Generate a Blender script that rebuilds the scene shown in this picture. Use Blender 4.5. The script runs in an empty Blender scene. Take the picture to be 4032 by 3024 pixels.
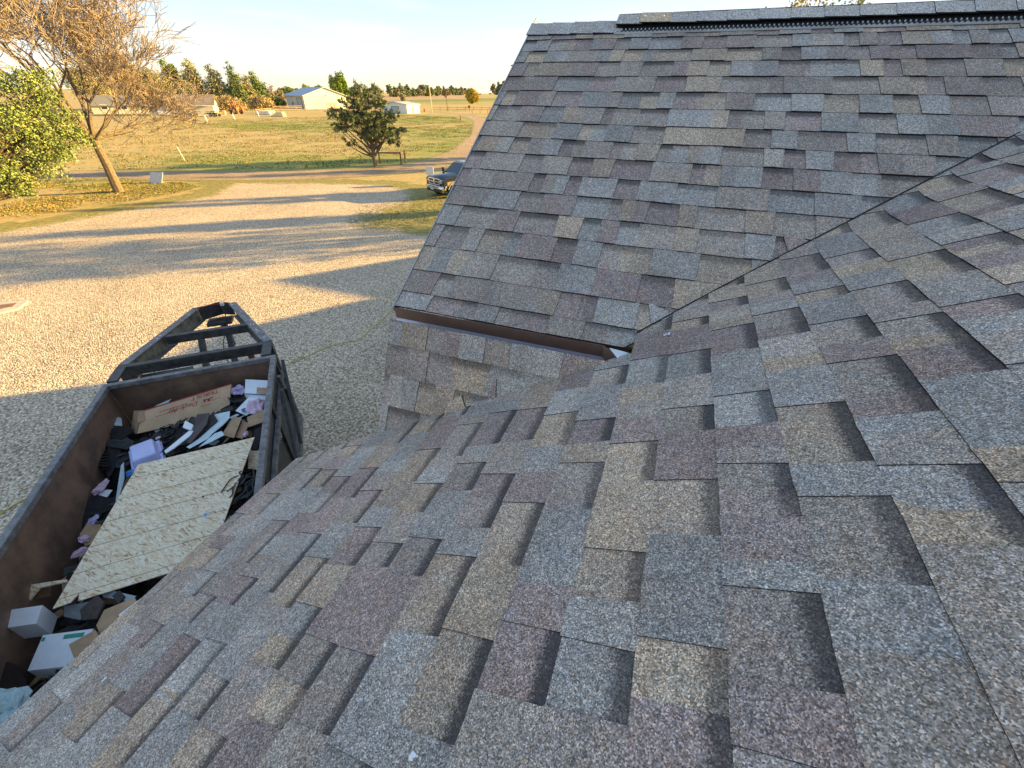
import bpy, bmesh, math, random
from mathutils import Vector, Matrix, noise
random.seed(7)
R = math.radians
scene = bpy.context.scene
COL = scene.collection

# ------------------------------------------------------------------ camera
H0 = 5.7                                     # camera height above the yard
CR = Vector((0.9376866, -0.2092620, -0.2774046))   # rows: world axis -> (right, up, forward)
CA = Vector((0.3473381, 0.5414733, 0.7656127))
CU = Vector((0.0100064, 0.8142580, -0.5804169))
RIGHT = Vector((CR.x, CA.x, CU.x)); UPV = Vector((CR.y, CA.y, CU.y)); FWD = Vector((CR.z, CA.z, CU.z))
FPX = 1606.02
cam = bpy.data.objects.new('camera', bpy.data.cameras.new('camera')); COL.objects.link(cam)
m = Matrix((RIGHT, UPV, -FWD)).transposed().to_4x4(); m.translation = Vector((0, 0, H0))
cam.matrix_world = m
cam.data.sensor_width = 36; cam.data.lens = FPX / 4032 * 36
cam.data.clip_start = 0.02; cam.data.clip_end = 6000
scene.camera = cam

# ------------------------------------------------------------------ world, sun, exposure
SUN_EL = R(12); SUN_AZ = math.atan2(0.80, 0.60)      # clockwise from +Y
world = bpy.data.worlds.new('World'); scene.world = world; world.use_nodes = True
wn = world.node_tree.nodes; wl = world.node_tree.links; wn.clear()
wo = wn.new('ShaderNodeOutputWorld'); bg = wn.new('ShaderNodeBackground'); sky = wn.new('ShaderNodeTexSky')
sky.sky_type = 'NISHITA'; sky.sun_disc = False; sky.sun_elevation = SUN_EL; sky.sun_rotation = SUN_AZ
sky.air_density = 1.0
sky.dust_density = 1.2
sky.ozone_density = 1.5
sky.altitude = 1500
bg.inputs['Strength'].default_value = 0.15
tc = wn.new('ShaderNodeTexCoord'); mp = wn.new('ShaderNodeMapping'); mp.inputs['Scale'].default_value = (2.2, 2.2, 16)
nz = wn.new('ShaderNodeTexNoise'); nz.inputs['Scale'].default_value = 1.6; nz.inputs['Detail'].default_value = 6; nz.inputs['Roughness'].default_value = 0.55
rp = wn.new('ShaderNodeValToRGB'); rp.color_ramp.elements[0].position = 0.52; rp.color_ramp.elements[1].position = 0.72
sep = wn.new('ShaderNodeSeparateXYZ'); mr = wn.new('ShaderNodeMapRange')
mr.inputs['From Min'].default_value = 0.02; mr.inputs['From Max'].default_value = 0.30; mr.inputs['To Min'].default_value = 0.55; mr.inputs['To Max'].default_value = 0
mu = wn.new('ShaderNodeMath'); mu.operation = 'MULTIPLY'
mx = wn.new('ShaderNodeMixRGB'); mx.inputs['Color2'].default_value = (2.05, 2.0, 1.9, 1)
wl.new(tc.outputs['Generated'], mp.inputs['Vector']); wl.new(mp.outputs[0], nz.inputs['Vector']); wl.new(nz.outputs['Fac'], rp.inputs['Fac'])
wl.new(tc.outputs['Generated'], sep.inputs[0]); wl.new(sep.outputs['Z'], mr.inputs['Value'])
wl.new(rp.outputs['Color'], mu.inputs[0]); wl.new(mr.outputs[0], mu.inputs[1]); wl.new(mu.outputs[0], mx.inputs['Fac'])
gm = wn.new('ShaderNodeGamma'); gm.inputs['Gamma'].default_value = 0.42      # softer contrast between zenith and horizon
hs = wn.new('ShaderNodeHueSaturation')
hs.inputs['Saturation'].default_value = 1.45
wl.new(sky.outputs[0], gm.inputs['Color']); wl.new(gm.outputs[0], hs.inputs['Color']); wbn = wn.new('ShaderNodeMixRGB'); wbn.blend_type = 'MULTIPLY'; wbn.inputs['Fac'].default_value = 1.0; wbn.inputs['Color2'].default_value = (1.04, 0.98, 0.98, 1)
wl.new(hs.outputs[0], wbn.inputs['Color1']); wl.new(wbn.outputs[0], mx.inputs['Color1']); wl.new(mx.outputs[0], bg.inputs['Color']); wl.new(bg.outputs[0], wo.inputs['Surface'])
sund = bpy.data.lights.new('sun', 'SUN'); sund.energy = 5.0; sund.angle = R(0.6); sund.color = (1.0, 0.66, 0.20)
sun = bpy.data.objects.new('sun', sund); COL.objects.link(sun)
sdir = Vector((0.80 * math.cos(SUN_EL), 0.60 * math.cos(SUN_EL), math.sin(SUN_EL)))
sun.rotation_euler = sdir.to_track_quat('Z', 'Y').to_euler()
scene.view_settings.view_transform = 'Standard'; scene.view_settings.look = 'None'
scene.view_settings.exposure = 2.08; scene.view_settings.gamma = 1.0; scene.view_settings.use_curve_mapping = False
scene.render.engine = 'CYCLES'
scene.cycles.max_bounces = 6; scene.cycles.transparent_max_bounces = 8

# ------------------------------------------------------------------ helpers
def ray(px, py):
    return (RIGHT * (px - 2016) + UPV * (1512 - py) + FWD * FPX)
def gp(px, py, z=0.0):
    r = ray(px, py); t = (z - H0) / r.z
    return Vector((r.x * t, r.y * t, z))
def proj(P):
    v = Vector(P) - Vector((0, 0, H0)); d = v.dot(FWD)
    if d < 0.01: return None
    return (2016 + FPX * v.dot(RIGHT) / d, 1512 - FPX * v.dot(UPV) / d, d)
def solve_h(base, py):                       # height over a ground point whose top shows at image row py
    lo, hi = 0, 80
    for _ in range(50):
        mid = (lo + hi) / 2; q = proj(Vector(base) + Vector((0, 0, mid)))
        if q and q[1] > py: lo = mid
        else: hi = mid
    return lo

def node_mat(name):
    mt = bpy.data.materials.new(name); mt.use_nodes = True
    nt = mt.node_tree; b = nt.nodes['Principled BSDF']
    return mt, nt, b
def N(nt, t, **kw):
    n = nt.nodes.new(t)
    for k, v in kw.items():
        if k.startswith('i_'): n.inputs[k[2:].replace('_', ' ')].default_value = v
        else: setattr(n, k, v)
    return n
def ramp(nt, stops, interp='LINEAR'):
    n = nt.nodes.new('ShaderNodeValToRGB'); cr = n.color_ramp; cr.interpolation = interp
    while len(cr.elements) < len(stops): cr.elements.new(0.5)
    for e, (p, c) in zip(cr.elements, stops):
        e.position = p; e.color = (c[0], c[1], c[2], 1) if not isinstance(c, (int, float)) else (c, c, c, 1)
    return n
def simple(name, col, rough=0.6, metal=0.0, var=0.25, scale=6.0, bump=0.0, col2=None, spec=0.5, detail=5, bscale=None, stretch=None):
    mt, nt, b = node_mat(name); L = nt.links.new
    t = N(nt, 'ShaderNodeTexCoord'); src = t.outputs['Object']
    if stretch:
        mpp = N(nt, 'ShaderNodeMapping'); mpp.inputs['Scale'].default_value = stretch; L(src, mpp.inputs[0]); src = mpp.outputs[0]
    n = N(nt, 'ShaderNodeTexNoise'); n.inputs['Scale'].default_value = scale; n.inputs['Detail'].default_value = detail; n.inputs['Roughness'].default_value = 0.65
    L(src, n.inputs['Vector'])
    c2 = col2 or tuple(c * (1 - var) for c in col); c1 = tuple(min(1, c * (1 + var * 0.6)) for c in col) if not col2 else col
    r = ramp(nt, [(0.35, c2), (0.65, c1)]); L(n.outputs['Fac'], r.inputs['Fac']); L(r.outputs['Color'], b.inputs['Base Color'])
    b.inputs['Roughness'].default_value = rough; b.inputs['Metallic'].default_value = metal; b.inputs['Specular IOR Level'].default_value = spec
    if bump:
        n2 = N(nt, 'ShaderNodeTexNoise'); n2.inputs['Scale'].default_value = bscale or scale * 4; n2.inputs['Detail'].default_value = 4; L(src, n2.inputs['Vector'])
        bm = N(nt, 'ShaderNodeBump'); bm.inputs['Strength'].default_value = bump; bm.inputs['Distance'].default_value = 0.02
        L(n2.outputs['Fac'], bm.inputs['Height']); L(bm.outputs[0], b.inputs['Normal'])
    return mt

def tag(o, label=None, cat=None, group=None, kind=None):
    if label: o['label'] = label
    if cat: o['category'] = cat
    if group: o['group'] = group
    if kind: o['kind'] = kind
    return o
def empty(name, loc=(0, 0, 0), rz=0, label=None, cat=None, group=None, kind=None):
    o = bpy.data.objects.new(name, None); COL.objects.link(o); o.location = loc; o.rotation_euler = (0, 0, rz); o.empty_display_size = 0.3
    return tag(o, label, cat, group, kind)
def ploc(p):
    v = Vector((0, 0, 0))
    while p is not None: v += p.location; p = p.parent
    return v
class MB:
    """collects geometry, links it as one object"""
    def __init__(s): s.v = []; s.f = []; s.mi = []; s.tint = []; s.uv = []
    def face(s, idx, mi=0): s.f.append(tuple(idx)); s.mi.append(mi)
    def add(s, pts, faces, mi=0):
        o = len(s.v); s.v += [Vector(p) for p in pts]
        for f in faces: s.f.append(tuple(i + o for i in f)); s.mi.append(mi)
    def box(s, c, d, rz=0, mi=0, M=None, taper=1.0):
        hx, hy, hz = d[0] / 2, d[1] / 2, d[2] / 2; P = []
        for z in (-1, 1):
            k = taper if z > 0 else 1
            for x, y in ((-1, -1), (1, -1), (1, 1), (-1, 1)): P.append(Vector((x * hx * k, y * hy * k, z * hz)))
        if M is None: M = Matrix.Rotation(rz, 3, 'Z')
        P = [M @ p + Vector(c) for p in P]
        s.add(P, [(3, 2, 1, 0), (4, 5, 6, 7), (0, 1, 5, 4), (1, 2, 6, 5), (2, 3, 7, 6), (3, 0, 4, 7)], mi)
    def bar(s, a, b, w, h, mi=0, up=Vector((0, 0, 1))):
        a = Vector(a); b = Vector(b); d = (b - a); L = d.length
        if L < 1e-6: return
        d.normalize(); x = d.cross(up)
        if x.length < 1e-3: x = d.cross(Vector((1, 0, 0)))
        x.normalize(); z = x.cross(d)
        M = Matrix((x, d, z)).transposed(); s.box((a + b) / 2, (w, L, h), M=M, mi=mi)
    def tube(s, pts, rad, n=6, mi=0, cap=True):
        pts = [Vector(p) for p in pts]; o = len(s.v)
        if not isinstance(rad, (list, tuple)): rad = [rad] * len(pts)
        for i, p in enumerate(pts):
            d = (pts[min(i + 1, len(pts) - 1)] - pts[max(i - 1, 0)])
            if d.length < 1e-9: d = Vector((0, 0, 1))
            d.normalize(); x = d.cross(Vector((0.3, 0.2, 1)) if abs(d.z) < 0.9 else Vector((1, 0.1, 0))).normalized(); y = d.cross(x)
            for k in range(n):
                a = 2 * math.pi * k / n; s.v.append(p + (x * math.cos(a) + y * math.sin(a)) * rad[i])
        for i in range(len(pts) - 1):
            for k in range(n):
                s.f.append((o + i * n + k, o + i * n + (k + 1) % n, o + (i + 1) * n + (k + 1) % n, o + (i + 1) * n + k)); s.mi.append(mi)
        if cap:
            s.f.append(tuple(o + k for k in range(n))[::-1]); s.mi.append(mi)
            q = o + (len(pts) - 1) * n; s.f.append(tuple(q + k for k in range(n))); s.mi.append(mi)
    def prism(s, poly, off, mi=0, mi_side=None):
        """poly: list of 3D points, off: extrusion vector"""
        n = len(poly); o = len(s.v); off = Vector(off); s.v += [Vector(p) for p in poly] + [Vector(p) + off for p in poly]
        s.f.append(tuple(o + i for i in range(n))); s.mi.append(mi); s.f.append(tuple(o + n + i for i in reversed(range(n)))); s.mi.append(mi)
        for i in range(n):
            j = (i + 1) % n; s.f.append((o + i, o + n + i, o + n + j, o + j)); s.mi.append(mi if mi_side is None else mi_side)
    def build(s, name, mats, parent=None, smooth=False, recalc=True, loc=None):
        me = bpy.data.meshes.new(name)
        base = ploc(parent) if (parent and parent.rotation_euler.z == 0 and (parent.parent is None or parent.parent.rotation_euler.z == 0) and loc is None) else Vector((0, 0, 0))
        if loc is not None: base = Vector(loc)
        me.from_pydata([v - base for v in s.v], [], s.f)
        if not isinstance(mats, (list, tuple)): mats = [mats]
        for mt in mats: me.materials.append(mt)
        me.polygons.foreach_set('material_index', s.mi)
        if s.tint:
            ca = me.color_attributes.new('tint', 'FLOAT_COLOR', 'POINT')
            ca.data.foreach_set('color', [c for t in s.tint for c in t])
            uvl = me.uv_layers.new(name='uv')
            li = [0] * len(me.loops); me.loops.foreach_get('vertex_index', li)
            uvl.data.foreach_set('uv', [c for i in li for c in s.uv[i]])
        if recalc and not s.tint:
            bm = bmesh.new(); bm.from_mesh(me); bmesh.ops.recalc_face_normals(bm, faces=bm.faces); bm.to_mesh(me); bm.free()
        if smooth: me.polygons.foreach_set('use_smooth', [True] * len(me.polygons))
        me.update()
        o = bpy.data.objects.new(name, me); COL.objects.link(o)
        if parent: o.parent = parent
        if loc is not None: o.location = loc
        return o
def copy_tree(o, parent=None):
    c = o.copy(); COL.objects.link(c)
    if parent: c.parent = parent
    for ch in [x for x in bpy.data.objects if x.parent == o]: copy_tree(ch, c)
    return c
def bevel(o, w=0.01, seg=2):
    md = o.modifiers.new('bevel', 'BEVEL'); md.width = w; md.segments = seg; md.limit_method = 'ANGLE'; md.angle_limit = R(40)
    return o
def fbm(x, y, s=1.0, o=3):
    v = 0; a = 1
    for i in range(o): v += a * noise.noise(Vector((x * s * 2 ** i, y * s * 2 ** i, 3.7 + i))); a *= 0.5
    return v
# ------------------------------------------------------------------ materials
def mat_shingle():
    mt, nt, b = node_mat('shingle_granules'); L = nt.links.new
    tcn = N(nt, 'ShaderNodeTexCoord'); at = N(nt, 'ShaderNodeAttribute', attribute_name='tint')
    uvn = N(nt, 'ShaderNodeUVMap', uv_map='uv'); su = N(nt, 'ShaderNodeSeparateXYZ'); L(uvn.outputs[0], su.inputs[0])
    vo = N(nt, 'ShaderNodeTexVoronoi'); vo.inputs['Scale'].default_value = 430; L(tcn.outputs['Object'], vo.inputs['Vector'])
    sc = N(nt, 'ShaderNodeSeparateColor'); L(vo.outputs['Color'], sc.inputs[0])
    g = ramp(nt, [(0, 0.34), (0.35, 0.72), (0.65, 1.05), (0.88, 1.5), (1, 2.2)]); L(sc.outputs[0], g.inputs['Fac'])
    hue = ramp(nt, [(0.0, (1.12, 0.98, 0.82)), (0.35, (1, 1, 1)), (0.75, (0.97, 1.0, 1.04)), (0.93, (1.3, 1.0, 0.7))]); L(sc.outputs[1], hue.inputs['Fac'])
    m1 = N(nt, 'ShaderNodeMixRGB', blend_type='MULTIPLY', i_Fac=1.0); L(at.outputs['Color'], m1.inputs['Color1']); L(g.outputs['Color'], m1.inputs['Color2'])
    m2 = N(nt, 'ShaderNodeMixRGB', blend_type='MULTIPLY', i_Fac=0.7); L(m1.outputs[0], m2.inputs['Color1']); L(hue.outputs['Color'], m2.inputs['Color2'])
    nz1 = N(nt, 'ShaderNodeTexNoise'); nz1.inputs['Scale'].default_value = 75; nz1.inputs['Detail'].default_value = 3; L(tcn.outputs['Object'], nz1.inputs['Vector'])
    r1 = ramp(nt, [(0.3, 0.78), (0.7, 1.22)]); L(nz1.outputs['Fac'], r1.inputs['Fac'])
    m3 = N(nt, 'ShaderNodeMixRGB', blend_type='MULTIPLY', i_Fac=1.0); L(m2.outputs[0], m3.inputs['Color1']); L(r1.outputs['Color'], m3.inputs['Color2'])
    nz3 = N(nt, 'ShaderNodeTexNoise'); nz3.inputs['Scale'].default_value = 5; nz3.inputs['Detail'].default_value = 5; L(tcn.outputs['Object'], nz3.inputs['Vector'])
    r3 = ramp(nt, [(0.3, 0.86), (0.7, 1.12)]); L(nz3.outputs['Fac'], r3.inputs['Fac'])
    m4 = N(nt, 'ShaderNodeMixRGB', blend_type='MULTIPLY', i_Fac=1.0); L(m3.outputs[0], m4.inputs['Color1']); L(r3.outputs['Color'], m4.inputs['Color2'])
    nzc = N(nt, 'ShaderNodeTexNoise'); nzc.inputs['Scale'].default_value = 14; nzc.inputs['Detail'].default_value = 3; L(tcn.outputs['Object'], nzc.inputs['Vector'])
    rc_ = ramp(nt, [(0.3, (1.04, 0.99, 0.95)), (0.5, (1, 1, 1)), (0.7, (0.95, 1.0, 1.03))]); L(nzc.outputs['Fac'], rc_.inputs['Fac'])
    m4b = N(nt, 'ShaderNodeMixRGB', blend_type='MULTIPLY', i_Fac=1.0); L(m4.outputs[0], m4b.inputs['Color1']); L(rc_.outputs['Color'], m4b.inputs['Color2']); m4 = m4b
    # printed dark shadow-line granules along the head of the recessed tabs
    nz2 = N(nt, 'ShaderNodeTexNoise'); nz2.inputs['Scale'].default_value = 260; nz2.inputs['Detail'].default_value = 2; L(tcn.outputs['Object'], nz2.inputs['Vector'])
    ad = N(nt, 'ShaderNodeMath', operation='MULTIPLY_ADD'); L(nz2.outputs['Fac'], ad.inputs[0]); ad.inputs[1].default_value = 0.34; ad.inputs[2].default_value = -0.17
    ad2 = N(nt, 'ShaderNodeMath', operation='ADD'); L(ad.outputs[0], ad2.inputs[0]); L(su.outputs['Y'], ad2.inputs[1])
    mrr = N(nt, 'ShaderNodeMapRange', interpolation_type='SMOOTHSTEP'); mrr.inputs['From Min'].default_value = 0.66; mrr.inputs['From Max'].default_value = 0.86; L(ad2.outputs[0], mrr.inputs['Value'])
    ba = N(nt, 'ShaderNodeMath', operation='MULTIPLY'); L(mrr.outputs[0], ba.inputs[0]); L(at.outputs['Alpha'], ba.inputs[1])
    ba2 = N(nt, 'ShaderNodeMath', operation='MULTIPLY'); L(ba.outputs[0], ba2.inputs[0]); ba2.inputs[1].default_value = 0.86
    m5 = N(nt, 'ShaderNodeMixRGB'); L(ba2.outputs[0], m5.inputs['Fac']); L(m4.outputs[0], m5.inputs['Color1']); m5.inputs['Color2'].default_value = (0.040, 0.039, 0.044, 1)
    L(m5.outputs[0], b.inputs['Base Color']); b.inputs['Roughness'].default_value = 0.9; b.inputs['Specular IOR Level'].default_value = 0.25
    bm = N(nt, 'ShaderNodeBump'); bm.inputs['Strength'].default_value = 0.7; bm.inputs['Distance'].default_value = 0.0015
    L(vo.outputs['Distance'], bm.inputs['Height']); bm.invert = True; L(bm.outputs[0], b.inputs['Normal'])
    return mt
M_SH = mat_shingle()
M_EDGE = simple('asphalt_cut_edge', (0.018, 0.017, 0.018), 0.95)
M_BROWN = simple('brown_drip_metal', (0.20, 0.115, 0.085), 0.35, 0.0, var=0.12, scale=14)
M_FLASH = simple('bare_flashing', (0.80, 0.84, 0.86), 0.35, 0.1, var=0.06)
M_LAV = simple('drip_kick', (0.46, 0.45, 0.56), 0.3, 0.25, var=0.1, scale=20)  # lavender sky reflection put into the hem colour
M_STUCCO = simple('wall_siding', (0.45, 0.40, 0.33), 0.8)
M_WHITE = simple('white_trim', (0.72, 0.72, 0.70), 0.5, var=0.08)
M_WOOD = simple('sheathing', (0.32, 0.22, 0.12), 0.8)
M_BLACK = simple('black_plastic', (0.02, 0.02, 0.022), 0.5)

# ------------------------------------------------------------------ the roofs
E = 0.1429
AL, BE, GA = R(26.278), R(31.143), R(64.274)
def z1(x, y): return H0 - 1.646 + (x + 1.64) * math.tan(AL)
def z2(x, y): return H0 - 0.885 + (y - 1.588) * math.tan(BE)
def wob(x, y): return 0.0035 * noise.noise(Vector((x * 1.7, y * 1.7, 0.3))) + 0.0018 * noise.noise(Vector((x * 6, y * 6, 1.3)))
def valley_add(x, y):
    w = min(1, max(0, (x + 0.12) / 0.3))
    if w <= 0: return 0.0
    d = abs(z1(x, y) - z2(x, y)); k = 0.026
    return w * k * math.log(1 + math.exp(-d / k))
N1 = Vector((-math.sin(AL), 0, math.cos(AL))); N2 = Vector((0, -math.sin(BE), math.cos(BE))); N3 = Vector((0, -math.sin(GA), math.cos(GA)))
def map1(u, s, l):
    x = -1.64 + s * math.cos(AL); y = u
    return Vector((x, y, z1(x, y) + valley_add(x, y) + wob(x, y))) + N1 * l
def map2(u, s, l):
    x = u; y = 1.588 + s * math.cos(BE)
    return Vector((x, y, z2(x, y) + wob(x, y))) + N2 * l
def map3(u, s, l):
    x = u; y = 1.2091 + s * math.cos(GA); z = H0 - 1.3999 + s * math.sin(GA)
    return Vector((x, y, z)) + N3 * (l + wob(x, z))
def clip(poly, a, b, c):
    """keep a*u + b*s <= c"""
    out = []
    n = len(poly)
    for i in range(n):
        P, Q = poly[i], poly[(i + 1) % n]; dp = a * P[0] + b * P[1] - c; dq = a * Q[0] + b * Q[1] - c
        if dp <= 0: out.append(P)
        if dp * dq < 0:
            t = dp / (dp - dq); out.append((P[0] + (Q[0] - P[0]) * t, P[1] + (Q[1] - P[1]) * t))
    return out
PAL = [((0.178, 0.196, 0.212), 3.2), ((0.150, 0.168, 0.185), 2.2), ((0.150, 0.124, 0.132), 2.6), ((0.118, 0.098, 0.108), 1.6), ((0.245, 0.212, 0.168), 1.8),
       ((0.205, 0.180, 0.150), 1.8), ((0.180, 0.172, 0.165), 2.4), ((0.160, 0.150, 0.152), 2.2), ((0.205, 0.205, 0.205), 1.0)]
def pick(rec, rnd):
    w = [p[1] * (1.6 if (rec and p[0][0] > p[0][2]) else 1) * (1.5 if (not rec and p[0][2] > p[0][0]) else 1) for p in PAL]
    c = rnd.choices([p[0] for p in PAL], w)[0]; k = rnd.uniform(0.88, 1.12) * 2.15
    c = [0.58 * v + 0.42 * w_ for v, w_ in zip(c, (0.172, 0.164, 0.163))]
    return (c[0] * k * 1.13, c[1] * k * 1.0, c[2] * k * 0.88)
class Piece: pass
ALLP = []
def make_piece(mapf, poly, s0, e, rec, col, splits=None, lb=None, lt=None, rnd=random):
    if len(poly) < 3: return
    A = 0
    for i in range(len(poly)): A += poly[i][0] * poly[(i + 1) % len(poly)][1] - poly[(i + 1) % len(poly)][0] * poly[i][1]
    if abs(A) < 2e-5: return
    if A < 0: poly = poly[::-1]
    if lb is None:
        lb, lt = (0.0042, 0.0008) if rec else (0.0070, 0.0034)
        if mapf is not map1: lb *= 1.35; lt *= 1.1
    polys = [poly]
    for (a, b, c) in (splits or []):
        nw = []
        for q in polys:
            x1 = clip(q, a, b, c); x2 = clip(q, -a, -b, -c)
            if len(x1) > 2 and len(x2) > 2: nw += [x1, x2]
            else: nw.append(q)
        polys = nw
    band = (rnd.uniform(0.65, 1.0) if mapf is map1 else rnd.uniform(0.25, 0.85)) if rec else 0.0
    p = Piece(); p.v = []; p.f = []; p.mi = []; p.uv = []; p.tint = []; idx = {}; edges = {}
    def vid(P, low):
        k = (round(P[0], 5), round(P[1], 5), low)
        if k not in idx:
            v = (P[1] - s0) / e; l = lb + (lt - lb) * v
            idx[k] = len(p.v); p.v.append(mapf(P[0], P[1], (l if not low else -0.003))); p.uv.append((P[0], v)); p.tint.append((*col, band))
        return idx[k]
    for q in polys:
        ids = []
        for P in q:
            i = vid(P, 0)
            if not ids or ids[-1] != i: ids.append(i)
        if len(ids) > 1 and ids[0] == ids[-1]: ids.pop()
        if len(ids) < 3: continue
        p.f.append(tuple(ids)); p.mi.append(0)
        for i in range(len(q)):
            P, Q = q[i], q[(i + 1) % len(q)]; ki = (vid(P, 0), vid(Q, 0))
            if ki[0] != ki[1]: edges[ki] = (P, Q)
    for (i, j), (P, Q) in edges.items():
        if (j, i) in edges: continue
        p.f.append((j, i, vid(P, 1), vid(Q, 1))); p.mi.append(1)
    # area on the picture
    pr = [proj(v) for v in [mapf(P[0], P[1], 0) for P in poly]]
    p.px = 0
    if all(pr):
        cxm = sum(q[0] for q in pr) / len(pr); cym = sum(q[1] for q in pr) / len(pr)
        if -150 < cxm < 4180 and -100 < cym < 3150:
            a = 0
            for i in range(len(pr)): a += pr[i][0] * pr[(i + 1) % len(pr)][1] - pr[(i + 1) % len(pr)][0] * pr[i][1]
            p.px = abs(a) / 2
    ALLP.append(p); return p
def course(mapf, s0, e, u0, u1, clips, rnd, splits=None, teeth=0.008, wmin=0.075, wmax=0.235, only_plain=False):
    """one course of laminated shingle: proud teeth between recessed tabs"""
    clips = list(clips)
    def emit(ua, ub, rec, col, tl=False, tr_=False):
        j = lambda: rnd.uniform(-0.0014, 0.0014)
        t = rnd.uniform(0, teeth) if tl else 0; t2 = rnd.uniform(0, teeth) if tr_ else 0; ex = 0.012 if rec else 0.0006
        top = s0 + e * 1.06; nb = max(2, int((ub - ua) / 0.04)); bot = []
        for k in range(nb + 1):
            f = k / nb; bot.append((ua - ex + t + (ub + ex - t2 - ua + ex - t) * f, s0 + j() + (0.0008 if rec else 0)))
        poly = bot + [(ub + ex, top), (ua - ex, top)]
        for c in clips: poly = clip(poly, *c)
        make_piece(mapf, poly, s0, e, rec, col, splits, rnd=rnd)
    u = u0 - rnd.uniform(0, 0.2); seq = []; rec = rnd.random() < 0.5; u_ = u
    while u_ < u1:
        w = rnd.uniform(wmin, wmax) * (0.92 if rec else 1.05); seq.append([u_, u_ + w, rec]); u_ += w
        rec = not rec
        if rnd.random() < 0.14: rec = not rec
    for i, (ua, ub, rec) in enumerate(seq):
        tl = i > 0 and seq[i - 1][2] and not rec; tr_ = i + 1 < len(seq) and seq[i + 1][2] and not rec
        if rnd.random() < 0.28 and ub - ua > 0.13:
            c = ua + (ub - ua) * rnd.uniform(0.35, 0.65); emit(ua, c, rec, pick(rec, rnd), tl, False); emit(c, ub, rec, pick(rec, rnd), False, tr_)
        else: emit(ua, ub, rec, pick(rec, rnd), tl, tr_)

house = empty('house', (0, 0, 0), label='house with new grey architectural shingle roofs meeting in a valley, foreground', cat='house')
# main slope under the camera (courses run away from the viewer, upslope to the right)
rnd = random.Random(11)
VS = 0.7329; VC = 1.613 - 0.7329 * 1.753; VD = math.hypot(1, VS)      # valley line in (y, s) of the main slope
def v1split():
    out = []
    for d in (0.025, 0.055, 0.09, 0.13, 0.18): out.append((1 / VD, -VS / VD, VC / VD - d))
    return out
s = 0.0; k = -9
bounds = [-0.012]
for n in range(-9, 40): bounds.append((n + 9.6) * E)
for i in range(len(bounds) - 1):
    s0, s1 = bounds[i], bounds[i + 1]
    if i == 0: s0 = -0.012
    if s0 > 5.9: break
    if s0 < 1.79: clips = [(1, -0.2265, 1.209 - 0.2265 * 0.553 + 0.002)]; umax = 1.7; sp = None
    else: clips = [(1, -VS, VC + 0.008)]; umax = VC + VS * s1 + 0.3; sp = v1split()
    umax = min(umax, 3.6)
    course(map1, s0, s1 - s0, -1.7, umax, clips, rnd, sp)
# cross-gable slope (courses run left-right, falling towards the viewer)
rnd = random.Random(23)
b2 = [0.0, 0.097] + [E * k for k in (1.66, 2.8, 3.9, 4.95, 5.97, 7.0, 8.03, 9.0, 10.0, 11.05, 12.1, 13.15, 14.2, 15.1, 16.0, 16.95, 17.9)]
for i in range(len(b2) - 1):
    s0, s1 = b2[i], b2[i + 1]
    c = -0.068 - 1.2236 * 1.613 + 1.2236 * 1.588 + 0.030; kk = 1.2236 * math.cos(BE)
    D2 = math.hypot(1, kk)
    sp = [(1 / D2, -kk / D2, (c - 0.030) / D2 - d) for d in (0.0, 0.03, 0.065, 0.11, 0.16)] 
    course(map2, s0, s1 - s0, -1.25, 2.7, [(1, -kk, c), (-1, 0, 1.208), (0, 1, 2.49)], rnd, sp)
# short steep slope below the drip edge
rnd = random.Random(5)
b3 = [0.0, 1.09 * E, 2.17 * E, 3.2 * E, 4.22 * E]
for i in range(4):
    s0, s1 = b3[i], b3[i + 1]
    # valley with the main slope: x from -1.144 (s=0) to -0.087 (s~0.585)
    course(map3, s0, s1 - s0, -1.2, 0.1, [(1, -1.83, -1.144 + 0.02), (-1, 0, 1.15), (0, 1, 0.572)], rnd, None, wmin=0.09)
# irregular closure pieces cut along the valley of the steep slope
for (ua, w, sa, hh) in ((-0.80, 0.13, 0.12, 0.12), (-0.60, 0.05, 0.20, 0.15), (-0.43, 0.12, 0.30, 0.08)):
    poly = [(ua, sa), (ua + w, sa + w * 0.5), (ua + w * 0.55, sa + hh + 0.05), (ua + 0.0, sa + hh)]
    make_piece(map3, poly, sa, hh, False, pick(False, rnd), None, 0.013, 0.011)
# odd pieces lapped out of the valley onto the cross-gable slope
for (ua, sa, w, hh) in ((0.02, 0.14, 0.10, 0.06), (0.52, 0.62, 0.09, 0.07)):
    make_piece(map2, [(ua, sa), (ua + w, sa + hh), (ua - 0.03, sa + hh + 0.05)], sa, hh, False, pick(False, rnd), None, 0.0085, 0.0075)

ALLP.sort(key=lambda p: -p.px)
def pieces_mesh(lst, name, kind=None):
    mb = MB()
    for p in lst:
        o = len(mb.v); mb.v += p.v; mb.f += [tuple(i + o for i in f) for f in p.f]; mb.mi += p.mi; mb.tint += p.tint; mb.uv += p.uv
    ob = mb.build(name, [M_SH, M_EDGE], house)
    if kind: ob['kind'] = kind
    return ob
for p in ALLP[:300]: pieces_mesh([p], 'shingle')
pieces_mesh(ALLP[300:], 'shingle_field', 'stuff')

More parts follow.
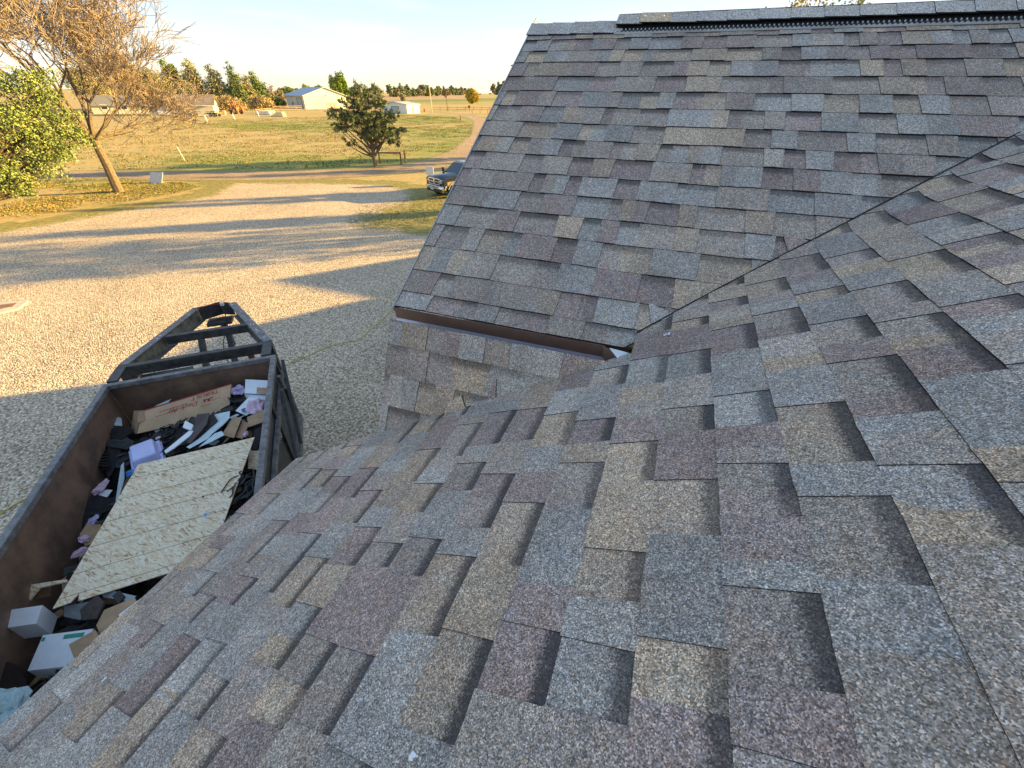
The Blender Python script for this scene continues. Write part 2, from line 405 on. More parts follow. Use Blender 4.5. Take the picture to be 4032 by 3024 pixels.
# decks under the shingles
mb = MB()
def deck(pts, th=0.02, mi=0):
    pts = [Vector(p) for p in pts]; n = (pts[1] - pts[0]).cross(pts[2] - pts[0]).normalized()
    if n.z < 0: n = -n
    mb.prism([p - n * 0.003 for p in pts], -n * th, mi)
P1 = lambda x, y: (x, y, z1(x, y))
XR = 4.13
def v1y(x): return 1.613 + (x + 0.068) * 0.8173
deck([P1(-1.64, -9), P1(XR, -9), P1(XR, v1y(2.58)), P1(2.58, v1y(2.58)), P1(-0.03, v1y(-0.03)), P1(-0.03, 1.47), P1(-0.0867, 1.476), P1(-1.144, 1.209), P1(-1.64, 1.087)])
deck([P1(XR, v1y(2.58)), P1(XR, 13.0), P1(-0.5, 13.0), P1(-0.5, 6.4), P1(2.58, v1y(2.58))])
deck([(XR, -9, z1(XR, 0)), (9.9, -9, z1(-1.64, 0)), (9.9, 13.0, z1(-1.64, 0)), (XR, 13.0, z1(XR, 0))])
mb.build('roof_deck', M_WOOD, house)
mb = MB()
RY = 3.72; RZ = z2(0, RY)
deck([(-1.2, 1.60, z2(0, 1.60)), (-0.03, 1.60, z2(0, 1.6)), (2.45, RY, RZ), (-1.2, RY, RZ)], 0.02)
deck([(-1.2, RY, RZ), (2.45, RY, RZ), (1.0, 5.74, z2(0, 1.6)), (-1.2, 5.74, z2(0, 1.6))], 0.03)
deck([map3(-1.144, 0, 0), map3(-0.12, 0.555, 0), map3(-1.144, 0.555, 0)], 0.015)
mb.build('roof_deck', M_WOOD, house)
# back slope shingles and remaining slopes: plain sheets of the same granules
mb = MB()
def sheet(pts, lift, col=(0.28, 0.27, 0.26)):
    pts = [Vector(p) for p in pts]; n = (pts[1] - pts[0]).cross(pts[2] - pts[0]).normalized()
    if n.z < 0: n = -n; 
    o = len(mb.v); mb.v += [p + n * lift for p in pts]; mb.f.append(tuple(o + i for i in range(len(pts)))); mb.mi.append(0)
    mb.tint += [(*col, 0)] * len(pts); mb.uv += [(p.x, 0) for p in pts]
sheet([(-1.22, RY + 0.02, RZ), (2.5, RY + 0.02, RZ), (1.0, 5.76, z2(0, 1.6)), (-1.22, 5.76, z2(0, 1.6))], 0.008)
sheet([(XR, -9, z1(XR, 0)), (9.9, -9, z1(-1.64, 0)), (9.9, 13.0, z1(-1.64, 0)), (XR, 13.0, z1(XR, 0))], 0.008)
sheet([P1(-1.65, -9), P1(XR, -9), P1(XR, -1.85), P1(-1.65, -1.85)], 0.006)
mb.build('back_slope', M_SH, house)

# thin dark tubes added as the shade line along the valley cut edges
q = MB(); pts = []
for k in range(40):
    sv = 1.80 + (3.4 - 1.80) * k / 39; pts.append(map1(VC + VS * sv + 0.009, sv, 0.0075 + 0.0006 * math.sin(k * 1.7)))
q.tube(pts, 0.0030, 5); q.build('valley_shade_line', M_EDGE, house)
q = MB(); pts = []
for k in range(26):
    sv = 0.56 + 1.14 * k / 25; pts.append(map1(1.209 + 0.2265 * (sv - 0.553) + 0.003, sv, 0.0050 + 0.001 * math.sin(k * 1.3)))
q.tube(pts, 0.0030, 5); q.build('valley_shade_line', M_EDGE, house)

# ridge: hip-and-ridge caps, the first ones low, the rest on a ridge vent
rr = random.Random(3)
def ridge_cap(x0, x1, lift, col, w=0.165, tilt=0.006, patch=False):
    pts = []; mbc = MB(); o = 0
    prof = []
    for t in (-1, -0.55, -0.16, 0, 0.16, 0.55, 1):
        a = abs(t); y = RY + t * w * math.cos(BE); z = RZ - a * w * math.sin(BE) - 0.0 + (0.012 * (1 - a / 0.16) * -1 if a < 0.16 else 0)
        prof.append((y, z))
    for th in (0.0, -0.006):
        for (x, lf) in ((x0, 0.0 + lift + tilt), (x1, lift)):
            for (y, z) in prof:
                g = 0.0015 * rr.uniform(-1, 1); mbc.v.append(Vector((x + g, y, z + lf + th))); mbc.tint.append((*col, 0)); mbc.uv.append((x, 0))
    n = len(prof)
    for i in range(n - 1):
        mbc.f.append((i, i + 1, n + i + 1, n + i)); mbc.mi.append(0)
        mbc.f.append((2 * n + i, 3 * n + i, 3 * n + i + 1, 2 * n + i + 1)); mbc.mi.append(1)
        mbc.f.append((i, 2 * n + i, 2 * n + i + 1, i + 1)); mbc.mi.append(1)
        mbc.f.append((n + i, n + i + 1, 3 * n + i + 1, 3 * n + i)); mbc.mi.append(1)
    mbc.f.append((0, n, 3 * n, 2 * n)); mbc.mi.append(1); mbc.f.append((n - 1, 3 * n - 1, 4 * n - 1, 2 * n - 1)); mbc.mi.append(1)
    return mbc.build('ridge_cap', [M_SH, M_EDGE], house)
x = -1.222
for i in range(4):
    ridge_cap(x, x + 0.185, 0.012 + 0.004, [(0.54, 0.50, 0.47), (0.53, 0.50, 0.48), (0.50, 0.47, 0.44), (0.55, 0.51, 0.48)][i]); x += 0.158
x = -0.605; i = 0
while x < 2.25:
    c = [(0.56, 0.52, 0.48), (0.70, 0.54, 0.38), (0.57, 0.53, 0.50), (0.58, 0.54, 0.49)][i if i < 3 else rr.choice((0, 2, 3))]
    w = 0.176 if i else 0.15
    ridge_cap(x, x + w + 0.02, 0.040 + (0.003 if i != 1 else 0.008), c, 0.128, 0.004); x += w; i += 1
    if i == 2:
        # nail heads on the lifted cap
        for (dx, dy) in ((-0.15, -0.075), (-0.03, -0.083)):
            q = MB(); q.tube([(x + dx, RY + dy, RZ + 0.060 + dy * math.tan(BE)), (x + dx, RY + dy - 0.003, RZ + 0.066 + dy * math.tan(BE))], 0.006, 7); q.build('nail_head', M_FLASH, house)
vent = None
mb = MB(); mv = MB()
for sgn in (-1, 1):
    xs = [-0.605 + 0.0125 * j for j in range(230)]
    o = len(mb.v)
    for j, xx in enumerate(xs):
        bmp = 0.0045 if j % 2 else -0.0035
        y = RY + sgn * 0.146; zb = RZ - 0.146 * math.tan(BE)
        mb.v += [Vector((xx, y, zb + 0.011)), Vector((xx, y, zb + 0.020)), Vector((xx, y - sgn * 0.012, zb + 0.024 + bmp)), Vector((xx, y - sgn * 0.03, zb + 0.03)), Vector((xx, RY, RZ + 0.040))]
    for j in range(len(xs) - 1):
        for q in range(4):
            mb.f.append((o + j * 5 + q, o + (j + 1) * 5 + q, o + (j + 1) * 5 + q + 1, o + j * 5 + q + 1)); mb.mi.append(1 if q in (0, 1) else 0)
    for j in range(0, len(xs) - 1, 2):
        xx = xs[j]; y = RY + sgn * 0.1405; zb = RZ - 0.1405 * math.tan(BE)
        mb.tube([(xx, y, zb + 0.033), (xx, y + sgn * 0.008, zb + 0.027)], 0.0042, 5, mi=1)
M_VENTG = simple('vent_grey', (0.42, 0.42, 0.42), 0.6)
ve = mb.build('ridge_vent', [M_BLACK, M_VENTG], house)

# drip edge: brown face with a pale kicked-out hem, folded end and bare flashing corner
mb = MB()
def drip(ax, bx, yf, zt, hh, mi, out=0.0, th=0.003):
    mb.box(((ax + bx) / 2, yf - out, zt - hh / 2), (bx - ax, th, hh), mi=mi)
zt = H0 - 0.884
n = 14
for j in range(n):
    xa = -1.205 + (1.055 / n) * j; xb = xa + 1.055 / n + 0.0002
    drip(xa, xb, 1.578, zt, 0.056, 0)
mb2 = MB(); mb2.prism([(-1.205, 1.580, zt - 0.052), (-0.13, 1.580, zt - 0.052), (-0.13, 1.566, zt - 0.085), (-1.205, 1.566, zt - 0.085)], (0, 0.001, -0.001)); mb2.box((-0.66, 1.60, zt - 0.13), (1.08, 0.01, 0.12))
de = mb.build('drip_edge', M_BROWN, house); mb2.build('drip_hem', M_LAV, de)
mb = MB(); mb.prism([(-0.155, 1.5745, zt), (-0.085, 1.54, zt - 0.012), (-0.095, 1.535, zt - 0.066), (-0.15, 1.5745, zt - 0.058)], (0.001, 0.002, 0)); mb.build('drip_fold', M_BROWN, house)
# flashing triangle at the end of the eave, from pixel rays on the valley corner
def on_y(px, py, y):
    r = ray(px, py); t = y / r.y; return Vector((r.x * t, y, H0 + r.z * t))
mb = MB(); mb.prism([on_y(2400, 1372, 1.49), on_y(2478, 1392, 1.52), on_y(2472, 1462, 1.44)], (0, 0.003, 0.001)); mb.build('corner_flashing', M_FLASH, house)
# rake metal along the left edge of both upper slopes, and a bead along the main eave
mb = MB()
for yy in (0,):
    a = Vector((-1.213, 1.58, z2(0, 1.58) - 0.014)); b = Vector((-1.213, 3.79, z2(0, 3.79) - 0.014)); mb.bar(a, b, 0.006, 0.045)
mb.build('rake_edge', simple('rake_metal', (0.42, 0.40, 0.38), 0.4), house)
mb = MB(); mb.bar((-1.638, -9, H0 - 1.672), (-1.638, 1.085, H0 - 1.672), 0.006, 0.05); mb.bar((-1.638, 1.085, H0 - 1.672), (-1.15, 1.2, H0 - 1.45), 0.006, 0.05); mb.build('eave_edge', M_BROWN, house)
# walls, soffit
mb = MB()
G = H0 - 1.70
mb.box((4.13, -3.96, G / 2), (10.6, 10.0, G)); mb.box((4.85, 9.2, G / 2), (9.6, 7.4, G)); mb.box((1.6, 3.2, (G - 0.0) / 2), (5.4, 5.2, G - 0.2))
mb.box((1.6, 3.66, G + 0.2), (5.2, 3.6, 0.8))
mb.prism([(-1.0, 1.9, G + 0.6), (-1.0, 5.45, G + 0.6), (-1.0, RY, RZ - 0.06)], (2.5, 0, 0))
mb.prism([(-0.2, 12.8, G), (9.6, 12.8, G), (4.13, 12.8, z1(4.13, 0) - 0.1)], (0, 0.1, 0)); mb.prism([(-1.2, -8.9, G), (9.6, -8.9, G), (4.13, -8.9, z1(4.13, 0) - 0.1)], (0, 0.1, 0))
mb.build('wall', M_STUCCO, house)
# unseen gabled blocks, added and shaped to throw the shadows on the yard
def gable(name, x0, x1, y0, y1, ze, zr, axis, label, cat, parent=None):
    e = empty(name, ((x0 + x1) / 2, (y0 + y1) / 2, 0), label=label, cat=cat) if parent is None else parent
    w = MB(); w.box(((x0 + x1) / 2, (y0 + y1) / 2, ze / 2), (x1 - x0 - 0.4, y1 - y0 - 0.4, ze)); 
    r_ = MB()
    if axis == 'y':
        xm = (x0 + x1) / 2
        r_.prism([(x0, y0, ze), (xm, y0, zr), (x1, y0, ze), (x1, y0, ze - 0.12), (x0, y0, ze - 0.12)], (0, y1 - y0, 0))
    else:
        ym = (y0 + y1) / 2
        r_.prism([(x0, y0, ze), (x0, ym, zr), (x0, y1, ze), (x0, y1, ze - 0.12), (x0, y0, ze - 0.12)], (x1 - x0, 0, 0))
    w.build('wall', M_STUCCO, e); r_.build('roof', simple(name + '_roof', (0.16, 0.15, 0.15), 0.9), e)
    return e
gable('rear_shadow_caster', 1.3, 5.7, 12.9, 18.0, 2.8, 4.0, 'y', None, None, parent=house)
gable('far_shadow_caster', 5.1, 12.0, 22.5, 25.9, 4.0, 4.9, 'x', None, None, parent=house)

# ------------------------------------------------------------------ ground
def mat_ground():
    mt, nt, b = node_mat('dry_pasture'); L = nt.links.new
    t = N(nt, 'ShaderNodeTexCoord')
    def nz(sc, det=5, st=None, ro=0.6):
        n = N(nt, 'ShaderNodeTexNoise'); n.inputs['Scale'].default_value = sc; n.inputs['Detail'].default_value = det; n.inputs['Roughness'].default_value = ro
        if st:
            q = N(nt, 'ShaderNodeMapping'); q.inputs['Scale'].default_value = st; L(t.outputs['Object'], q.inputs[0]); L(q.outputs[0], n.inputs['Vector'])
        else: L(t.outputs['Object'], n.inputs['Vector'])
        return n
    a = nz(0.05, 6); c = nz(0.35, 6, (1, 1, 1)); f = nz(2.2, 8, None, 0.75)
    dry = ramp(nt, [(0.25, (0.33, 0.24, 0.10)), (0.5, (0.50, 0.38, 0.17)), (0.75, (0.62, 0.51, 0.27))]); L(f.outputs['Fac'], dry.inputs['Fac'])
    grn = ramp(nt, [(0.25, (0.17, 0.18, 0.05)), (0.55, (0.31, 0.32, 0.10)), (0.8, (0.46, 0.44, 0.18))]); L(f.outputs['Fac'], grn.inputs['Fac'])
    ad = N(nt, 'ShaderNodeMath', operation='MULTIPLY_ADD'); L(c.outputs['Fac'], ad.inputs[0]); ad.inputs[1].default_value = 0.6; L(a.outputs['Fac'], ad.inputs[2])
    at = N(nt, 'ShaderNodeAttribute', attribute_name='green'); ad2 = N(nt, 'ShaderNodeMath', operation='ADD'); L(ad.outputs[0], ad2.inputs[0]); L(at.outputs['Fac'], ad2.inputs[1])
    fac = ramp(nt, [(0.78, 0.0), (1.0, 1.0)]); L(ad2.outputs[0], fac.inputs['Fac'])
    m1 = N(nt, 'ShaderNodeMixRGB'); L(fac.outputs['Color'], m1.inputs['Fac']); L(dry.outputs['Color'], m1.inputs['Color1']); L(grn.outputs['Color'], m1.inputs['Color2'])
    L(m1.outputs[0], b.inputs['Base Color']); b.inputs['Roughness'].default_value = 0.95; b.inputs['Specular IOR Level'].default_value = 0.1
    h = nz(3.0, 8, None, 0.8); bm = N(nt, 'ShaderNodeBump'); bm.inputs['Strength'].default_value = 0.55; bm.inputs['Distance'].default_value = 0.12; L(h.outputs['Fac'], bm.inputs['Height']); L(bm.outputs[0], b.inputs['Normal'])
    return mt
def mat_gravel(name, tint=(1, 1, 1), edgecol=(0.36, 0.27, 0.10)):
    mt, nt, b = node_mat(name); L = nt.links.new
    t = N(nt, 'ShaderNodeTexCoord'); vo = N(nt, 'ShaderNodeTexVoronoi'); vo.inputs['Scale'].default_value = 27; L(t.outputs['Object'], vo.inputs['Vector'])
    s = N(nt, 'ShaderNodeSeparateColor'); L(vo.outputs['Color'], s.inputs[0])
    T = lambda r, g, bl: (r * tint[0], g * tint[1], bl * tint[2])
    c = ramp(nt, [(0, T(0.34, 0.26, 0.18)), (0.3, T(0.57, 0.45, 0.315)), (0.65, T(0.76, 0.61, 0.44)), (1, T(0.94, 0.83, 0.66))]); L(s.outputs[0], c.inputs['Fac'])
    dk = ramp(nt, [(0.0, 1.12), (0.45, 0.98), (0.75, 0.5)]); L(vo.outputs['Distance'], dk.inputs['Fac'])
    m = N(nt, 'ShaderNodeMixRGB', blend_type='MULTIPLY', i_Fac=1.0); L(c.outputs['Color'], m.inputs['Color1']); L(dk.outputs['Color'], m.inputs['Color2'])
    n = N(nt, 'ShaderNodeTexNoise'); n.inputs['Scale'].default_value = 0.28; n.inputs['Detail'].default_value = 9; n.inputs['Roughness'].default_value = 0.68; L(t.outputs['Object'], n.inputs['Vector'])
    r = ramp(nt, [(0.28, 0.78), (0.5, 0.98), (0.72, 1.12)]); L(n.outputs['Fac'], r.inputs['Fac'])
    m2 = N(nt, 'ShaderNodeMixRGB', blend_type='MULTIPLY', i_Fac=1.0); L(m.outputs[0], m2.inputs['Color1']); L(r.outputs['Color'], m2.inputs['Color2'])
    # thin grass through the gravel near its edges
    at = N(nt, 'ShaderNodeAttribute', attribute_name='edge'); n3 = N(nt, 'ShaderNodeTexNoise'); n3.inputs['Scale'].default_value = 1.1; n3.inputs['Detail'].default_value = 8; n3.inputs['Roughness'].default_value = 0.75; L(t.outputs['Object'], n3.inputs['Vector'])
    ad = N(nt, 'ShaderNodeMath', operation='MULTIPLY_ADD'); L(at.outputs['Fac'], ad.inputs[0]); ad.inputs[1].default_value = 0.9; L(n3.outputs['Fac'], ad.inputs[2])
    er = ramp(nt, [(0.74, 0), (0.95, 1)]); L(ad.outputs[0], er.inputs['Fac'])
    m3 = N(nt, 'ShaderNodeMixRGB'); L(er.outputs['Color'], m3.inputs['Fac']); L(m2.outputs[0], m3.inputs['Color1'])
    n4 = N(nt, 'ShaderNodeTexNoise'); n4.inputs['Scale'].default_value = 4; n4.inputs['Detail'].default_value = 6; L(t.outputs['Object'], n4.inputs['Vector'])
    gr = ramp(nt, [(0.3, (0.17, 0.17, 0.05)), (0.55, (0.33, 0.29, 0.10)), (0.75, (0.46, 0.36, 0.15))]); L(n4.outputs['Fac'], gr.inputs['Fac']); L(gr.outputs['Color'], m3.inputs['Color2'])
    L(m3.outputs[0], b.inputs['Base Color']); b.inputs['Roughness'].default_value = 0.9; b.inputs['Specular IOR Level'].default_value = 0.2
    bm = N(nt, 'ShaderNodeBump'); bm.inputs['Strength'].default_value = 0.8; bm.inputs['Distance'].default_value = 0.03; bm.invert = True; L(vo.outputs['Distance'], bm.inputs['Height']); L(bm.outputs[0], b.inputs['Normal'])
    return mt
M_GROUND = mat_ground(); M_GRAVEL = mat_gravel('yard_gravel'); M_ROAD = mat_gravel('road_gravel', (0.72, 0.66, 0.60))
def inpoly(x, y, poly):
    c = False; n = len(poly); j = n - 1
    for i in range(n):
        a, b_ = poly[i], poly[j]
        if (a[1] > y) != (b_[1] > y) and x < (b_[0] - a[0]) * (y - a[1]) / (b_[1] - a[1]) + a[0]: c = not c
        j = i
    return c
def pdist(x, y, poly, closed=True):
    best = 1e9; n = len(poly)
    for i in range(n if closed else n - 1):
        ax, ay = poly[i]; bx, by = poly[(i + 1) % n]; dx, dy = bx - ax, by - ay
        t = max(0, min(1, ((x - ax) * dx + (y - ay) * dy) / (dx * dx + dy * dy + 1e-9))); d = math.hypot(x - ax - t * dx, y - ay - t * dy)
        if d < best: best = d
    return best
def attr(o, name, vals):
    a = o.data.attributes.new(name, 'FLOAT', 'POINT'); a.data.foreach_set('value', vals)
# pasture: one sheet to the horizon, finer near the yard
mb = MB(); NA = 160; radii = [0, 8, 14, 20, 26, 33, 40, 48, 58, 70, 85, 105, 130, 160, 200, 260, 340, 450, 600, 850, 1300, 2200, 4500]
green_spots = [(gp(860, 470), 9, .22), (gp(1060, 500), 12, .2), (gp(1250, 490), 12, .22), (gp(1900, 380), 120, .4), (gp(1430, 640), 7, .28), (gp(1300, 620), 8, .16), (gp(1650, 395), 120, .35), (gp(1850, 600), 7, .3), (gp(1800, 530), 18, .2), (gp(400, 680), 10, .2), (gp(1600, 520), 25, .12), (gp(1680, 465), 25, .35), (gp(900, 680), 8, .18), (gp(1650, 740), 3, .3), (gp(1600, 880), 4, .16)]
gv = []
for i, r_ in enumerate(radii):
    for k in range(NA):
        a = 2 * math.pi * k / NA; x, y = r_ * math.cos(a), r_ * math.sin(a) + (0.01 if r_ == 0 else 0)
        mb.v.append(Vector((x, y, -0.0 if r_ < 300 else 0.0)))
        g = -0.11
        for (c, rad, am) in green_spots: g += am * math.exp(-((x - c.x) ** 2 + (y - c.y) ** 2) / rad ** 2)
        gv.append(g)
for i in range(1, len(radii) - 1):
    for k in range(NA): mb.f.append((i * NA + k, i * NA + (k + 1) % NA, (i + 1) * NA + (k + 1) % NA, (i + 1) * NA + k)); mb.mi.append(0)
mb.f.append(tuple(NA + k for k in range(NA))); mb.mi.append(0)
go = mb.build('ground', M_GROUND); tag(go, kind='structure'); attr(go, 'green', gv)
# far farmland bands
def ribbon(name, pts, mat, z=0.004, kind='structure'):
    m_ = MB(); m_.v = [Vector((p.x, p.y, z)) for p in pts]; m_.f = [tuple(range(len(pts)))]; m_.mi = [0]
    o = m_.build(name, mat); 
    if o.data.polygons[0].normal.z < 0: o.data.flip_normals()
    return tag(o, kind=kind)
M_FIELD = simple('ploughed_field', (0.42, 0.27, 0.14), 0.95, var=0.25, scale=0.03)
M_FIELDG = simple('green_field', (0.17, 0.21, 0.05), 0.95, var=0.25, scale=0.03)
ribbon('brown_field', [gp(1000, 376.5), gp(1700, 374), gp(1900, 377), gp(1880, 386), gp(1700, 391), gp(1500, 398), gp(1000, 402)], M_FIELD, 0.02)
ribbon('green_field', [gp(1500, 398.5), gp(1700, 391.5), gp(1830, 389), gp(2150, 381), gp(2150, 390), gp(1830, 399), gp(1560, 404)], M_FIELDG, 0.02)

def grid_sheet(name, poly, mat, z, step, fade, spots=(), holes=()):
    xs = [p[0] for p in poly]; ys = [p[1] for p in poly]; mb = MB(); idx = {}; ev = []
    nx = int((max(xs) - min(xs)) / step) + 2; ny = int((max(ys) - min(ys)) / step) + 2; keep = set()
    def P(i, j): return (min(xs) + i * step, min(ys) + j * step)
    def inside(x, y):
        return inpoly(x, y, poly) and not any(inpoly(x, y, h) for h in holes)
    cells = [(i, j) for i in range(nx) for j in range(ny) if inside(P(i, j)[0] + step / 2, P(i, j)[1] + step / 2)]
    for (i, j) in cells:
        ids = []
        for (a, b_) in ((i, j), (i + 1, j), (i + 1, j + 1), (i, j + 1)):
            if (a, b_) not in idx:
                x, y = P(a, b_); d = min([pdist(x, y, poly)] + [pdist(x, y, h) for h in holes])
                idx[(a, b_)] = len(mb.v); mb.v.append(Vector((x, y, z))); ev.append(min(1, max(0, 1 - d / fade) + sum(am * math.exp(-((x - c_.x) ** 2 + (y - c_.y) ** 2) / r_ ** 2) for c_, r_, am in spots)))
            ids.append(idx[(a, b_)])
        mb.f.append(tuple(ids)); mb.mi.append(0)
    o = mb.build(name, mat); attr(o, 'edge', ev); return tag(o, kind='structure')
xy = lambda px, py: (gp(px, py).x, gp(px, py).y)
yard = [xy(-900, 740), (-30, -12), (6, -12), (6, 22), xy(1950, 860), xy(1800, 880), xy(1850, 790), xy(1760, 765), xy(1690, 735), xy(1560, 712), xy(1330, 706), xy(1000, 705), xy(700, 703), xy(780, 715), xy(800, 735), xy(740, 765), xy(620, 785), xy(420, 815), xy(250, 845), xy(0, 885), xy(-300, 930)]
grid_sheet('gravel_yard', yard, M_GRAVEL, 0.008, 0.7, 3.2, [(gp(1640, 870), 3.2, .42), (gp(1500, 860), 2.4, .30), (gp(1700, 800), 2.5, .5)])
# the road: far lane behind the yard, then curving away round the pasture
cl = [gp(-1200, 712), gp(-300, 696), gp(100, 690), gp(500, 690), gp(900, 692), gp(1200, 688), gp(1450, 677), gp(1650, 656), gp(1780, 625), gp(1860, 585), gp(1900, 540), gp(1908, 508), gp(1900, 482), gp(1870, 463), gp(1810, 450), gp(1740, 443.5), gp(1650, 440), gp(1560, 438), gp(1400, 436)]
def catmull(P, n=8):
    out = []
    for i in range(len(P) - 1):
        a, b_, c, d = P[max(0, i - 1)], P[i], P[i + 1], P[min(len(P) - 1, i + 2)]
        for k in range(n):
            t = k / n; out.append(0.5 * ((2 * b_) + (c - a) * t + (2 * a - 5 * b_ + 4 * c - d) * t * t + (3 * b_ - a - 3 * c + d) * t ** 3))
    out.append(P[-1]); return out
cc = catmull(cl); mb = MB(); ev = []
for i, p in enumerate(cc):
    d = (cc[min(i + 1, len(cc) - 1)] - cc[max(0, i - 1)]); d.normalize(); nrm = Vector((-d.y, d.x, 0)); hw = 2.5 + 0.3 * fbm(p.x, p.y, 0.1)
    for k, e_ in ((-1, 0.75), (-0.75, 0.15), (-0.25, 0), (0.25, 0), (0.75, 0.15), (1, 0.75)):
        mb.v.append(p + nrm * hw * k + Vector((0, 0, 0.014))); ev.append(e_)
for i in range(len(cc) - 1):
    for k in range(5): mb.f.append((i * 6 + k, i * 6 + k + 1, i * 6 + k + 7, i * 6 + k + 6)); mb.mi.append(0)
o = mb.build('gravel_road', M_ROAD); attr(o, 'edge', ev); tag(o, kind='structure')

# stones: loose bigger gravel across the yard near the house
mb = MB(); rs = random.Random(9)
for i in range(16000):
    while True:
        u_ = rs.random() ** 0.7; x = -3 - 27 * u_; y = rs.uniform(-8, 22)
        if inpoly(x, y, yard): break
    a = rs.uniform(0.006, 0.02) if rs.random() < .93 else rs.uniform(.02, .032); c = Vector((x, y, 0.010)); rz = rs.uniform(0, 6.28)
    q = [Vector((math.cos(rz + k * 1.57) * a * rs.uniform(.7, 1.2), math.sin(rz + k * 1.57) * a * rs.uniform(.7, 1.2), 0)) for k in range(4)]
    mb.add([c + v for v in q] + [c + Vector((0, 0, a * rs.uniform(.5, 1)))], [(0, 1, 4), (1, 2, 4), (2, 3, 4), (3, 0, 4)], rs.randrange(3))
tag(mb.build('loose_gravel', [simple('stone_a', (0.58, 0.47, 0.34), 0.9, scale=30), simple('stone_b', (0.38, 0.30, 0.21), 0.9, scale=30), simple('stone_c', (0.74, 0.66, 0.53), 0.9, scale=30)], recalc=False), kind='stuff', label='loose gravel stones scattered over the yard')
# grass tufts in the pasture and on the island under the bare tree
island = [xy(-300, 706), xy(0, 705), xy(500, 703), xy(700, 715), xy(790, 735), xy(700, 760), xy(560, 785), xy(300, 830), xy(0, 880), xy(-300, 925)]
pasture = [xy(-200, 660), xy(600, 668), xy(1200, 665), xy(1480, 655), xy(1680, 628), xy(1800, 590), xy(1860, 530), xy(1860, 490), xy(1790, 462), xy(1500, 450), xy(900, 470), xy(400, 500), xy(-200, 540)]
shoulder = [xy(1400, 815), xy(1560, 790), xy(1700, 770), xy(1700, 735), xy(1850, 720), xy(1900, 800), xy(1800, 880), xy(1640, 915), xy(1440, 915), xy(1360, 870)]
def tufts(name, poly, n, hmin, hmax, mats, seed, label, wid=0.03, gfun=None):
    rg = random.Random(seed); mb = MB(); xs = [p[0] for p in poly]; ys = [p[1] for p in poly]; c = 0; tries = 0
    while c < n and tries < n * 12:
        tries += 1; x, y = rg.uniform(min(xs), max(xs)), rg.uniform(min(ys), max(ys))
        if not inpoly(x, y, poly): continue
        if fbm(x, y, 0.3) + rg.uniform(-0.25, 0.25) < -0.05: continue
        c += 1; g = 0
        for (cc_, rad, am) in green_spots: g += am * math.exp(-((x - cc_.x) ** 2 + (y - cc_.y) ** 2) / rad ** 2)
        mi = 0 if (rg.random() > 0.3 + g * 2.2) else 1
        if rg.random() < 0.12: mi = 2
        h = rg.uniform(hmin, hmax)
        for k in range(3):
            a = rg.uniform(0, 6.28); dx, dy = math.cos(a) * wid, math.sin(a) * wid; lx, ly = rg.uniform(-.5, .5) * h, rg.uniform(-.5, .5) * h
            mb.add([(x - dx, y - dy, 0), (x + dx, y + dy, 0), (x + lx, y + ly, h * rg.uniform(.7, 1))], [(0, 1, 2)], mi)
    return tag(mb.build(name, mats, recalc=False), kind='stuff', label=label)
M_T = [simple('straw_blades', (0.40, 0.30, 0.13), 0.9, var=0.3, scale=1), simple('green_blades', (0.17, 0.20, 0.045), 0.9, var=0.3, scale=1), simple('pale_blades', (0.47, 0.37, 0.18), 0.9, var=0.3, scale=1)]
tufts('pasture_grass', pasture, 42000, 0.04, 0.11, M_T, 1, 'patchy dry and green pasture grass', 0.05)
tufts('island_grass', island, 12000, 0.03, 0.09, M_T, 2, 'dry grass on the island under the bare tree', 0.03)
tufts('verge_grass', shoulder, 3500, 0.02, 0.07, M_T, 3, 'sparse green grass beside the pickup', 0.025)
# ------------------------------------------------------------------ gooseneck dump trailer
M_RUST = simple('rusty_box_steel', (0.27, 0.165, 0.105), 0.65, 0.0, col2=(0.12, 0.075, 0.055), scale=3.0, bump=0.15)
M_STEEL = simple('worn_black_paint', (0.085, 0.082, 0.08), 0.45, 0.0, col2=(0.03, 0.03, 0.031), scale=9)
M_RAIL = simple('scuffed_rail', (0.26, 0.25, 0.25), 0.45, 0.1, col2=(0.11, 0.105, 0.105), scale=14)
M_OLIVE = simple('sunlit_beam_side', (0.30, 0.28, 0.20), 0.6, 0.0, col2=(0.08, 0.075, 0.055), scale=6)  # olive tone of the sunlit beam webs put into the colour
M_RUSTY = simple('orange_rust', (0.20, 0.09, 0.05), 0.8, scale=20)
TR0 = Vector((-5.476, 3.9025, 0)); TRZ = math.atan2(0.6808, 0.7325)
tr = empty('dump_trailer', TR0, TRZ, 'black gooseneck dump trailer with rusty inside, full of roofing waste', 'trailer')
def part(mb, name, mats, parent=tr, **k): return mb.build(name, mats, parent, **k)
TL_, TW, ZT, ZF = 4.95, 2.157, 2.25, 0.95
def wall(a, b, nrm):
    """a,b: bottom corners (local), nrm: inward normal"""
    q = MB(); a = Vector(a); b = Vector(b); d = (b - a).normalized(); nn = Vector(nrm); up = Vector((0, 0, 1)); h = ZT - 0.07 - ZF
    q.box((a + b) / 2 + up * (h / 2) - nn * 0.004, ((b - a).length if abs(d.x) > .5 else 0.006, (b - a).length if abs(d.y) > .5 else 0.006, h))
    w = part(q, 'side_wall' if abs(d.y) > .5 else 'front_wall', M_STEEL)
    q = MB(); q.box((a + b) / 2 + up * (h / 2) + nn * 0.003, ((b - a).length - .02 if abs(d.x) > .5 else 0.004, (b - a).length - .02 if abs(d.y) > .5 else 0.004, h - .002)); q.build('inner_plate', M_RUST, w)
    q = MB(); q.box((a + b) / 2 + up * (h + 0.035), ((b - a).length + .06 if abs(d.x) > .5 else 0.075, (b - a).length - .08 if abs(d.y) > .5 else 0.075, 0.07)); bevel(q.build('top_rail', M_RAIL, w), 0.006)
    return w
